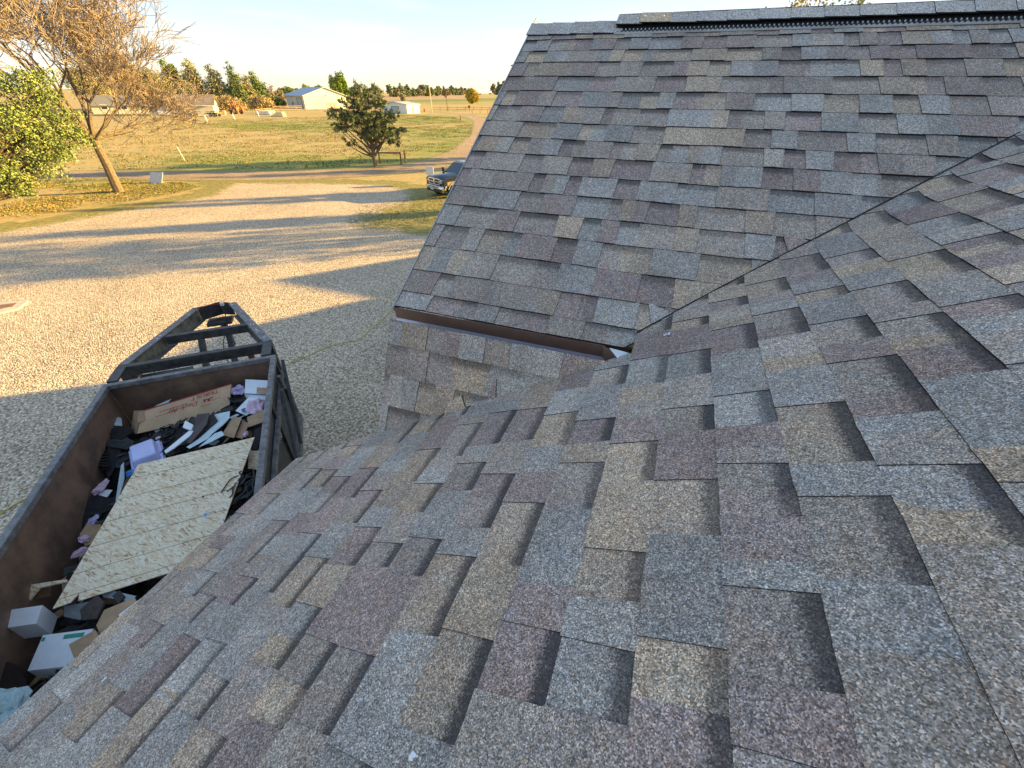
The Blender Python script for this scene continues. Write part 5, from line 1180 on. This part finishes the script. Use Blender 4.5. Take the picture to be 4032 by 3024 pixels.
# spring elm at the far left
eb = gp(-70, 862); Se = proj(eb)[2] / FPX
def le(px0, py, rx, rz, dy=0): return ls(px0, py, rx, rz, dy, eb, Se)
tree('leafy_tree', 'bright green leafy tree cut by the left edge of the picture', eb, [le(-60, 330, 110, 55), le(60, 460, 90, 50), le(-80, 500, 150, 80), le(120, 560, 85, 45), le(60, 620, 110, 50), le(200, 590, 45, 26), le(-60, 690, 140, 60), le(90, 700, 75, 36), le(10, 760, 70, 30), le(-250, 520, 120, 110), le(10, 290, 40, 40), le(30, 390, 60, 30)], 1300, 24, 0.34, 0.12, [M_ELM, M_ELM2], 0.25, seed=5, bias=.7, limbs=110, lean=(-.3, 0))
# big bare cottonwood: recursive branching, blown to the left
def bare_tree(name, label, base, height, seed, levels=6, lean=Vector((-.3, 0, 1)), trunk=0.3, spread=.7, tm=None, buds=True, first=None, group=None, nb=(3, 4), mats=None, cat='tree', budn=1, budsize=.07):
    rg = random.Random(seed); e = empty(name, Vector(base), 0, label, cat, group); base = Vector((base[0], base[1], 0)); tk_ = MB(); tg = MB(); bd_ = MB()
    fw = Vector((base.x, base.y, 0)).normalized(); rt = Vector((fw.y, -fw.x, 0))
    def W3(v): return rt * v[0] + fw * v[1] + Vector((0, 0, v[2]))
    def grow(p, d, L, r, lv_):
        segs = 4 if lv_ <= 2 else 3; pts = [p]; dd = d.normalized()
        for i in range(segs):
            dd = (dd + Vector((rg.gauss(0, .13), rg.gauss(0, .13), rg.gauss(0, .10) + (.05 if lv_ > 1 else 0)))).normalized(); pts.append(pts[-1] + dd * L / segs)
        rads = [max(.013 * height / 10, r * (1 - .5 * i / segs)) for i in range(segs + 1)]
        (tk_ if lv_ <= 2 else tg).tube(pts, rads, 7 if lv_ == 0 else 5 if lv_ < 3 else 3, cap=False)
        if lv_ >= levels:
            if buds:
                for k in range(budn): leaf(bd_, pts[-1 - k % 3] + Vector((rg.gauss(0, .05), rg.gauss(0, .05), rg.gauss(0, .05))), budsize, rg)
            return
        n = rg.choice(nb)
        for k in range(n):
            t = rg.uniform(.35, 1.0) if k else 1.0; i = min(segs, max(1, int(t * segs + .5))); q_ = pts[i]
            ax_ = Vector((rg.gauss(0, 1), rg.gauss(0, 1), rg.gauss(0, .6))).normalized(); nd = (dd + ax_ * spread * rg.uniform(.6, 1.15)).normalized()
            grow(q_, nd, L * rg.uniform(.62, .84), rads[i] * (.72 if k else .85) * .85, lv_ + 1)
    if first:
        top = base + W3(first[0]); tk_.tube([base, base + W3(first[0]) * .5 + Vector((.05, 0, 0)), top], [trunk * 1.25, trunk, trunk * .85], 9)
        for (d, L, r) in first[1]: grow(top, W3(d), L, r, 1)
    else: grow(base, W3(lean), height * .3, trunk, 0)
    tk_.build('trunk', mats[0] if mats else M_BARK, e); tg.build('twigs', mats[1] if mats else M_TWIG, e, recalc=False)
    if buds: bd_.build('buds', M_BUD, e, recalc=False)
    return e
bare_tree('bare_tree', 'big bare tree with a tan trunk on the grass island', gp(470, 757), 10, 17, 7, trunk=.24, spread=.76, nb=(2, 3, 4, 4),
          first=(Vector((0.05, 0, 3.0)), [(Vector((-1.0, .2, 1.0)), 3.9, .13), (Vector((-.45, -.3, 1.3)), 4.3, .14), (Vector((.25, .3, 1.3)), 4.2, .12), (Vector((.7, -.2, .9)), 3.2, .10), (Vector((.95, .5, .45)), 2.5, .08), (Vector((-1.3, -.5, .45)), 3.4, .09), (Vector((.3, -.9, .4)), 2.6, .07), (Vector((-.1, .8, .9)), 3.4, .09), (Vector((1.1, .2, .15)), 2.2, .055), (Vector((-1.1, .5, .2)), 2.6, .055), (Vector((-.35, .3, 1.35)), 4.3, .11), (Vector((-.8, -.2, 1.2)), 4.4, .11), (Vector((.35, .1, 1.1)), 4.0, .11)]), budn=1, budsize=.07)
# row of trees behind the garage
def ft(px, pyb, pyt, w, mats, label, seed, kind='oval', n=230, dist=1.0, name='tree', trunk=.3, group='trees along the farmyard behind the pasture', lean=0, lobes=5):
    base = gp(px, pyb); h = solve_h(base, pyt - (10 if px < 1060 else 4)); base = gp(px + (px - proj(base + Vector((0, 0, h * .55)))[0]), pyb); h = solve_h(base, pyt - (10 if px < 1060 else 4)); S_ = proj(base)[2] / FPX; W2 = w * S_ / 2; rg = random.Random(seed); E_ = []
    if kind == 'cone':
        for k in range(6): f = k / 5; E_.append((lean * f * W2 + rg.uniform(-.15, .15) * W2, 0, h * (.16 + .74 * f), W2 * (1.15 - .85 * f), W2 * (1.1 - .8 * f) * .8, h * .17))
    elif kind == 'poplar':
        for k in range(7): f = k / 6; a = rg.uniform(-1, 1); E_.append((a * W2 * .7, 0, h * rg.uniform(.35, .62), W2 * .30, W2 * .3, h * rg.uniform(.3, .38)))
    else:
        for k in range(lobes): a = rg.uniform(-1, 1); z = rg.uniform(.26, .78); E_.append((a * W2 * .55 + lean * W2 * z, rg.uniform(-.4, .4) * W2, h * z, W2 * rg.uniform(.42, .6), W2 * .5, h * rg.uniform(.16, .24)))
        E_.append((lean * W2 * .6, 0, h * .48, W2 * .78, W2 * .6, h * .42)); E_.append((lean * W2 * .9, 0, h * .85, W2 * .3, W2 * .3, h * .15))
    return tree(name, label, base, E_, int(n * 2.4), 14, max(.5, W2 * .20), max(.2, S_ * 5.0), mats, trunk, group, seed, bias=.8, limbs=20)
ft(470, 436, 195, 190, [M_TANT, M_BRN], 'tan budding tree right behind the top of the bare tree', 41, n=380, lobes=7)
ft(590, 436, 262, 120, [M_BRN, M_ELM], 'olive brown tree right of the bare tree crown', 42, n=300)
ft(350, 440, 250, 170, [M_TANT, M_JUN], 'brown tree behind the left of the bare tree', 43, n=300)
ft(668, 432, 226, 80, [M_BRN, M_LIME], 'tall brown green tree with a leafy top over the garage', 44, n=280)
ft(715, 430, 240, 64, [M_LIME, M_LIME], 'vivid lime tree above the garage roof', 45, 'poplar', n=240)
ft(765, 432, 240, 90, [M_TANT, M_ELM2], 'pale thin crowned tree right of the lime tree', 46, n=190)
ft(735, 434, 330, 80, [M_JUN, M_PINED], 'dark shrubby tree low over the garage roof', 47, n=170)
ft(850, 432, 262, 92, [M_BRN, M_JUN], 'bronze cedar with a ragged pointed top', 48, 'cone', n=330, name='cedar_tree')
ft(925, 432, 258, 82, [M_JUN, M_PINED], 'tall dark spruce in the middle of the cedars', 49, 'cone', n=300, name='spruce_tree')
ft(972, 430, 305, 80, [M_BRN, M_JUN], 'short olive cedar between two taller ones', 50, 'cone', n=220, name='cedar_tree')
ft(1022, 428, 292, 92, [M_JUN, M_ELM], 'green cedar leaning right at the end of the row', 51, 'cone', n=300, name='cedar_tree', lean=-.3)
ft(900, 438, 385, 130, [M_TANT, M_BRN], 'brown thicket at the foot of the cedars', 52, n=160, name='shrub')
ft(1030, 434, 388, 110, [M_TANT, M_BRN], 'pale brown thicket left of the barn', 53, n=150, name='shrub')
bare_tree('bare_tree', 'small bare tree between the cedars and the barn', gp(1085, 428), solve_h(gp(1085, 428), 308), 61, 4, lean=Vector((-.1, 0, 1)), trunk=.28, spread=.6, budn=4, budsize=.5)
ft(1095, 428, 385, 60, [M_JUN, M_PINED], 'dark bush under the small bare tree', 54, n=110, name='shrub')
ft(1142, 395, 343, 60, [M_FAR, M_ELM], 'round green tree left of the barn roof', 55, n=120); ft(1205, 392, 335, 46, [M_ELM, M_ELM2], 'light green tree right behind the barn roof', 56, n=110); ft(1260, 392, 336, 50, [M_FAR, M_FAR], 'hazy tree over the barn ridge', 57, n=110)
ft(1315, 412, 270, 62, [M_LIME, M_ELM2], 'tall pale green poplar behind the barn', 58, 'poplar', n=300, name='poplar_tree'); ft(1348, 412, 276, 44, [M_LIME, M_LIME], 'second poplar touching the pine', 59, 'poplar', n=220, name='poplar_tree')
ft(1860, 409, 350, 62, [M_YEL, M_YEL2], 'round bright yellow tree in the far field', 60, n=260, lobes=6, group=None)
# horizon tree line, every crown its own
rg = random.Random(77)
far = [(1535, 382, 336, 26), (1556, 382, 345, 40), (1578, 382, 333, 30), (1604, 381, 334, 28), (1625, 380, 350, 30), (1648, 380, 347, 34), (1664, 379, 334, 30), (1682, 379, 338, 26), (1700, 379, 345, 32), (1729, 378, 340, 22), (1748, 377, 343, 16), (1776, 377, 338, 30), (1795, 376, 348, 30), (1815, 375, 346, 34), (1830, 374, 350, 14), (1715, 379, 353, 30), (1590, 381, 355, 50), (1760, 377, 354, 36), (1480, 384, 340, 60), (1440, 386, 345, 50), (1390, 386, 344, 50), (1942, 374, 332, 20), (1962, 374, 326, 26), (1985, 375, 315, 34), (2010, 375, 330, 40), (1100, 388, 352, 50), (1170, 388, 350, 44)]
lab_ = ['short', 'ragged', 'pointed', 'wide', 'pale', 'dark', 'tallest', 'slender', 'rounded']
for i, (px, pb_, pt_, w) in enumerate(far):
    ft(px, pb_, pt_, w * 1.1, [M_FAR, (M_ELM2, M_TANT, M_FAR, M_ELM)[i % 4]], 'hazy tree of the distant horizon line, %s from the left' % ('first second third fourth fifth sixth seventh eighth ninth tenth eleventh twelfth thirteenth fourteenth fifteenth sixteenth seventeenth eighteenth nineteenth twentieth twenty-first twenty-second twenty-third twenty-fourth twenty-fifth twenty-sixth twenty-seventh'.split()[sorted(q_[0] for q_ in far).index(px) ] if len(set(q_[0] for q_ in far)) == len(far) else ''), 100 + i, 'cone' if i % 3 == 1 else 'oval', n=60, name='distant_tree', group='trees of the horizon tree line', lobes=3)
ft(1585, 398, 372, 22, [M_TANT, M_TANT], 'small pale bush above the white shed roof', 140, n=60, name='shrub', group=None)
# trees to the right of the house: one shows over the ridge, the row throws the long shadows on the yard
rb = Vector((ray(3230, 0).x, ray(3230, 0).y, 0)).normalized() * 30; hz = H0 + 30 * ray(3230, -10).z / math.hypot(ray(3230, 0).x, ray(3230, 0).y)
tree('leafy_tree', 'yellow green tree top showing over the ridge of the roof', rb, [(0, 0, hz - 1.9, 3.1, 3, 2.0), (-1.3, 0, hz - 1.5, 1.4, 1.4, 1.4), (1.2, 0, hz - 1.5, 1.4, 1.4, 1.45), (0, 0, hz - 4, 3.5, 3.2, 3)], 620, 18, .35, .17, [M_ELM2, M_YEL2], .25, seed=70, limbs=40)
sh_v = Vector((.8, .6, 0)) * (1 / math.tan(SUN_EL))
def shade_tree(px, py, w, seed, dens, h=8.4):
    b_ = gp(px, py) + sh_v * h * .97; return tree('windbreak_tree', 'windbreak tree beyond the house throwing long shadows', b_, [(0, 0, h * .82, w * .6, w * .6, h * .18), (0, 0, h * .6, w, w, h * .22), (w * .3, 0, h * .38, w * .8, w * .8, h * .16)], dens, 14, .4, .3, [M_BRN, M_ELM], .25, 'windbreak trees east of the house', seed, limbs=24)
for k, (px, py, w, dn) in enumerate(((-260, 962, .7, 110), (-80, 942, .7, 120), (230, 836, .45, 90), (380, 812, .45, 90), (250, 690, 1.6, 150), (420, 668, 1.6, 150), (640, 655, 1.6, 150), (820, 700, 1.4, 130))): shade_tree(px, py, w, 200 + k, dn)

# ------------------------------------------------------------------ fences, poles, signs, machines
M_POST = simple('weathered_post', (0.30, 0.22, 0.15), .9, scale=8); M_POSTR = simple('reddish_post', (0.22, 0.12, 0.07), .9, scale=8)
def post(px, py, pt, r, mat, label, cat='post', name='fence_post', group=None, lean=0.0):
    b_ = gp(px, py); h = solve_h(b_, pt); q = MB(); q.tube([(0, 0, 0), (lean * h, 0, h)], r, 7); o = q.build(name, mat, loc=Vector((0, 0, 0))); o.location = b_; return tag(o, label, cat, group)
hb = empty('h_brace_fence', gp(1540, 646), 0, 'rough wooden H brace of three posts and a rail beside the pine', 'fence')
P3 = [(gp(1497, 644), 598), (gp(1581, 648), 598), (gp(1597, 641), 594)]
tops = []
for (b_, t_) in P3:
    h = solve_h(b_, t_); q = MB(); q.tube([b_, b_ + Vector((0, 0, h))], .075, 8); q.build('post', M_POSTR, hb); tops.append(b_ + Vector((0, 0, h)))
q = MB(); q.tube([tops[0] - Vector((0, 0, .08)), tops[1] - Vector((0, 0, .08))], .06, 8); q.build('rail', M_POSTR, hb)
for k in (1, 2):
    q = MB(); q.tube([P3[0][0].lerp(tops[0], k / 3), P3[1][0].lerp(tops[1], k / 3)], .006, 4); q.build('wire', M_STEEL, hb)
q = MB(); q.tube([P3[1][0] + Vector((0, 0, .1)), tops[2]], .03, 6); q.build('brace', M_POSTR, hb)
for (px, py, pt, lab, ln) in ((817, 480, 456, 'leaning pale post below the garage end', -.25), (925, 470, 449, 'leaning pale post below the tractor', -.3), (1002, 453, 431, 'post right of the tractor', -.1), (1020, 458, 438, 'pale post behind the pallets', -.2), (1075, 450, 427, 'post left of the wooden rail fence', 0), (1170, 438, 420, 'short post in front of the barn corner', 0), (1202, 441, 422, 'post at the right end of the rail fence', 0)): post(px, py, pt, .12, M_WHITE if 'pale' in lab else M_POST, lab, lean=ln)
post(311, 636, 612, .03, M_WHITE, 'white leaning stake behind the bare tree', 'stake', 'marker_stake', lean=-.5); post(728, 632, 577, .03, M_WHITE, 'tall white leaning stake in the pasture', 'stake', 'marker_stake', lean=-.3)
post(1814, 474, 455, .12, M_POSTR, 'lone brown post inside the bend of the road'); post(1672, 442, 428, .25, simple('rust_red', (.28, .08, .04), .8), 'short red post left of the leaning pole', 'post', 'red_post')
post(1701, 443, 338, .17, simple('pale_pole', (.50, .44, .36), .9), 'tall pale pole right of the white shed', 'pole', 'utility_pole', lean=-.03)
up_ = empty('utility_pole', gp(1762, 438), 0, 'dark utility pole with crossarm and transformer between shed and yellow tree', 'pole'); h = solve_h(gp(1762, 438), 363); b_ = gp(1762, 438)
q = MB(); q.tube([b_, b_ + Vector((0, 0, h))], [.17, .11], 8); q.build('pole', M_POSTR, up_); rt_ = Vector((.938, .347, 0))
q = MB(); q.bar(b_ + Vector((0, 0, h * .93)) - rt_ * 1.5, b_ + Vector((0, 0, h * .93)) + rt_ * 1.5, .12, .14); q.build('crossarm', M_POSTR, up_); q = MB(); q.tube([b_ + Vector((0, 0, h * .72)) - rt_ * .45, b_ + Vector((0, 0, h * .86)) - rt_ * .45], .28, 12); q.build('transformer', M_TRIMD, up_)
# rail fences at the barn and by the far road
def railfence(name, label, a, b_, n, h, mat, rails=3, cat='fence'):
    e = empty(name, a, 0, label, cat); 
    for i in range(n + 1):
        p = a.lerp(b_, i / n); q = MB(); q.tube([p, p + Vector((0, 0, h * 1.08))], .10, 6); q.build('post', mat, e)
    for k in range(rails):
        z = h * (k + .7) / (rails + .2); q = MB(); q.bar(a + Vector((0, 0, z)), b_ + Vector((0, 0, z)), .06, .16); q.build('rail', mat, e)
    return e
railfence('rail_fence', 'wooden rail fence left of the barn', gp(1078, 437), gp(1190, 434), 4, 1.5, M_POST); railfence('rail_fence', 'low rail fence across the pasture beyond the road', gp(1700, 437), gp(1990, 436), 9, 1.3, M_POST, 2); railfence('rail_fence', 'broken fence behind the pallets', gp(1010, 447), gp(1075, 442), 3, 1.2, M_POST)
railfence('rail_fence', 'short fence under the lone post at the right road bend', gp(1860, 449), gp(1950, 447), 3, 1.2, M_POST, 2)
def gate(name, label, a, b_, h, mat, bars, cat='gate'):
    e = empty(name, a, 0, label, cat)
    for k in range(bars):
        z = .25 + (h - .25) * k / (bars - 1); q = MB(); q.bar(a + Vector((0, 0, z)), b_ + Vector((0, 0, z)), .08, .12); q.build('bar', mat, e)
    for f in (0, .33, .66, 1):
        p = a.lerp(b_, f); q = MB(); q.bar(p + Vector((0, 0, .2)), p + Vector((0, 0, h + .02)), .10, .10); q.build('upright', mat, e)
gate('stock_panel', 'white tube stock panel leaning on the barn front', gp(1236, 433), gp(1290, 433), 3.0, M_WHITE, 7); gate('red_gate', 'red tube gate in front of the barn at the pine', gp(1291, 433), gp(1334, 434), 2.2, simple('gate_red', (.38, .07, .05), .6), 7)
# dull orange tractor
tb = gp(932, 449); ts = proj(tb)[2] / FPX; tt = empty('tractor', tb, R(-12), 'old orange tractor with canopy between the garage and the cedars', 'tractor'); MO = simple('faded_orange', (.45, .17, .07), .7, scale=3)
q = MB(); q.box((0, 0, 1.2), (3.0, 1.1, .9)); q.box((-1.6, 0, .9), (.9, 1.0, .7)); bevel(q.build('body', MO, tt), .08)
q = MB(); q.box((.6, 0, 3.0), (2.3, 1.8, .14)); q.build('canopy', MO, tt)
q = MB()
for sx in (-.4, 1.6):
    for sy in (-.8, .8): q.bar((sx, sy, 1.4), (sx, sy, 3.0), .09, .09)
q.build('canopy_frame', MO, tt); q = MB(); q.bar((2.0, 0, 1.0), (3.6, 0, 1.9), .3, .3); q.bar((3.6, 0, 1.9), (4.2, 0, .5), .3, .3); q.build('digger_arm', MO, tt)
for (x, y, r_) in ((1.1, -.9, .85), (1.1, .9, .85), (-1.4, -.8, .5), (-1.4, .8, .5)): w_ = wheel(tt, (0, 0, 0), r_, .4); w_.location = (x, y, r_); w_.rotation_euler = (0, 0, R(90))
def flat_trailer(name, px, py, w_px, label, mat):
    b_ = gp(px, py); S_ = proj(b_)[2] / FPX; L_2 = w_px * S_ / 2; e = empty(name, b_, math.atan2(.347, .938), label, 'trailer'); q = MB(); q.box((0, 0, .75), (L_2 * 2, 2.2, .15)); q.build('deck', mat, e)
    q = MB(); q.bar((-L_2, -1.1, 1.1), (L_2, -1.1, 1.1), .08, .08); q.bar((-L_2, 1.1, 1.1), (L_2, 1.1, 1.1), .08, .08)
    for k in range(5):
        for sy in (-1.1, 1.1): q.bar((-L_2 + k * L_2 / 2, sy, .8), (-L_2 + k * L_2 / 2, sy, 1.1), .06, .06)
    q.build('side_rail', mat, e); q = MB(); q.bar((-L_2 - 1.2, 0, .6), (-L_2, 0, .7), .12, .12); q.build('tongue', mat, e)
    for x in (-.45, .45):
        for y in (-1.15, 1.15): wh = wheel(e, (0, 0, 0), .38, .22); wh.location = (x, y, .38); wh.rotation_euler = (0, 0, R(90))
    q = MB(); q.box((0, -1.2, .85), (2.0, .3, .06)); q.bar((-1, -1.2, .84), (-1.2, -1.2, .5), .3, .04); q.bar((1, -1.2, .84), (1.2, -1.2, .5), .3, .04); q.build('fender', M_STEEL, e)
flat_trailer('utility_trailer', 757, 459, 55, 'dark two axle trailer parked in front of the garage', M_STEEL); flat_trailer('utility_trailer', 848, 459, 44, 'green flatbed trailer at the garage corner', simple('trailer_green', (.10, .22, .05), .6))
# pallets and crates
for (px, py, w_, h_, lab, mt_) in ((1040, 452, 5, 1.0, 'pale pallet heap right of the tractor', M_WHITE), (1098, 459, 3.6, 1.1, 'cream crate standing alone in the pasture edge', simple('cream_crate', (.62, .56, .38), .8)), (1062, 449, 3, .9, 'pale boards near the rail fence', M_WHITE), (885, 452, 2.2, 1.0, 'pink drum left of the tractor', simple('pink_box', (.5, .25, .22), .8))):
    e = empty('pallet_stack' if 'drum' not in lab else 'drum', gp(px, py), R(10), lab, 'pallets' if 'drum' not in lab else 'drum')
    if 'drum' in lab: q = MB(); q.tube([(0, 0, 0), (0, 0, .95), (0, 0, 1.0)], [.5, .5, .46], 14); q.build('shell', mt_, e); continue
    for k in range(4): q = MB(); q.box((0.1 * k, 0, h_ * (k + .5) / 4), (w_ * (1 - .08 * k), 1.4, h_ / 4 * .55)); q.build('board', mt_, e)
# boards / signs
def board(px, py, w, h, ang, tilt, label, lift=.0):
    e = empty('sign_board', gp(px, py), ang, label, 'sign'); q = MB(); Mx = Matrix.Rotation(tilt, 3, 'X'); q.box(Vector((0, 0, lift)) + Mx @ Vector((0, 0, h / 2)), (w, .02, h), M=Mx); q.build('panel', M_WHITE, e)
    for sx in (-.4, .4): q = MB(); q.tube([(sx * w, .03, 0), (sx * w, .03, lift + .1)], .012, 5); q.build('stake', M_STEEL, e)
board(1697, 727, .75, .6, R(-12), 0, 'white yard sign standing just left of the pickup', .62)
board(612, 722, 1.0, .85, R(15), R(-38), 'blank white board leaning on the grass island', .0)
post(1850, 437, 423, .12, M_POST, 'post carrying the red sign at the far road', 'post', 'sign_post')
e = empty('road_sign', gp(1849, 436.5), 0, 'small red sign at the far road by the yellow tree', 'sign'); h = solve_h(gp(1849, 436.5), 421); q = MB(); q.tube([Vector((0, -.2, h)), Vector((0, -.26, h))], .55, 8); q.v = [v + e.location for v in q.v]; q.build('plate', simple('sign_red', (.42, .05, .03), .6), e)
# concrete utility cover at the left edge
cv = empty('utility_cover', gp(40, 1213), 0, 'concrete slab with a rusty lid set in the gravel at the left edge', 'cover')
q = MB(); q.prism([gp(-60, 1190, .05), gp(112, 1183, .05), gp(70, 1215, .05), gp(-60, 1245, .05)], (0, 0, -.12)); q.build('concrete_pad', simple('concrete', (.55, .50, .42), .9, scale=8), cv); q = MB(); q.prism([gp(-30, 1203, .06), gp(68, 1192, .06), gp(50, 1206, .06), gp(-30, 1222, .06)], (0, 0, -.03)); q.build('lid', simple('rusty_lid', (.26, .15, .09), .8), cv)
# yellow cord across the gravel
M_CORD = simple('yellow_cord', (0.62, 0.52, 0.10), .6, var=.1); pts = [gp(*p, .02) for p in ((1560, 1215), (1535, 1228), (1490, 1270), (1445, 1310), (1415, 1338), (1370, 1345), (1290, 1365), (1215, 1400), (1150, 1425), (1110, 1448), (1040, 1500), (800, 1650), (420, 1830), (200, 1900), (130, 1948), (60, 1985), (0, 2022), (-80, 2060))]
q = MB(); q.tube(catmull(pts, 6), .011, 6); tag(q.build('extension_cord', M_CORD), 'thin yellow cord snaking over the gravel under the trailer', 'cord')
# specks on the roof: white droppings and a feather scrap
def speck(s_, t_, sz, name, lab, seed):
    rg = random.Random(seed); q = MB()
    for k in range(5):
        c_ = (t_ + rg.uniform(-sz, sz), s_ + rg.uniform(-sz, sz)); n_ = 7; r_ = sz * rg.uniform(.25, .6)
        q.prism([map1(c_[0] + math.cos(a * 6.28 / n_) * r_ * rg.uniform(.6, 1.2), c_[1] + math.sin(a * 6.28 / n_) * r_ * rg.uniform(.6, 1.2), .0115) for a in range(n_)], N1 * .001)
    o = q.build(name, M_FOAM); tag(o, lab, 'speck')
def st1(px, py):
    r = ray(px, py); n = N1; P0 = Vector((-1.64, 0, -1.646)); t = n.dot(P0) / n.dot(r); X = r * t; return ((X.x + 1.64) / math.cos(AL), X.y)
for (px, py, sz, lab, sd) in ((2630, 1325, .010, 'white speck on the shingles by the valley end', 1), (1635, 3005, .008, 'white speck at the bottom edge of the roof', 2), (420, 2684, .006, 'tiny pale splinter on a grey tab at lower left', 3)):
    s_, t_ = st1(px, py); speck(s_, t_, sz, 'white_speck', lab, sd)
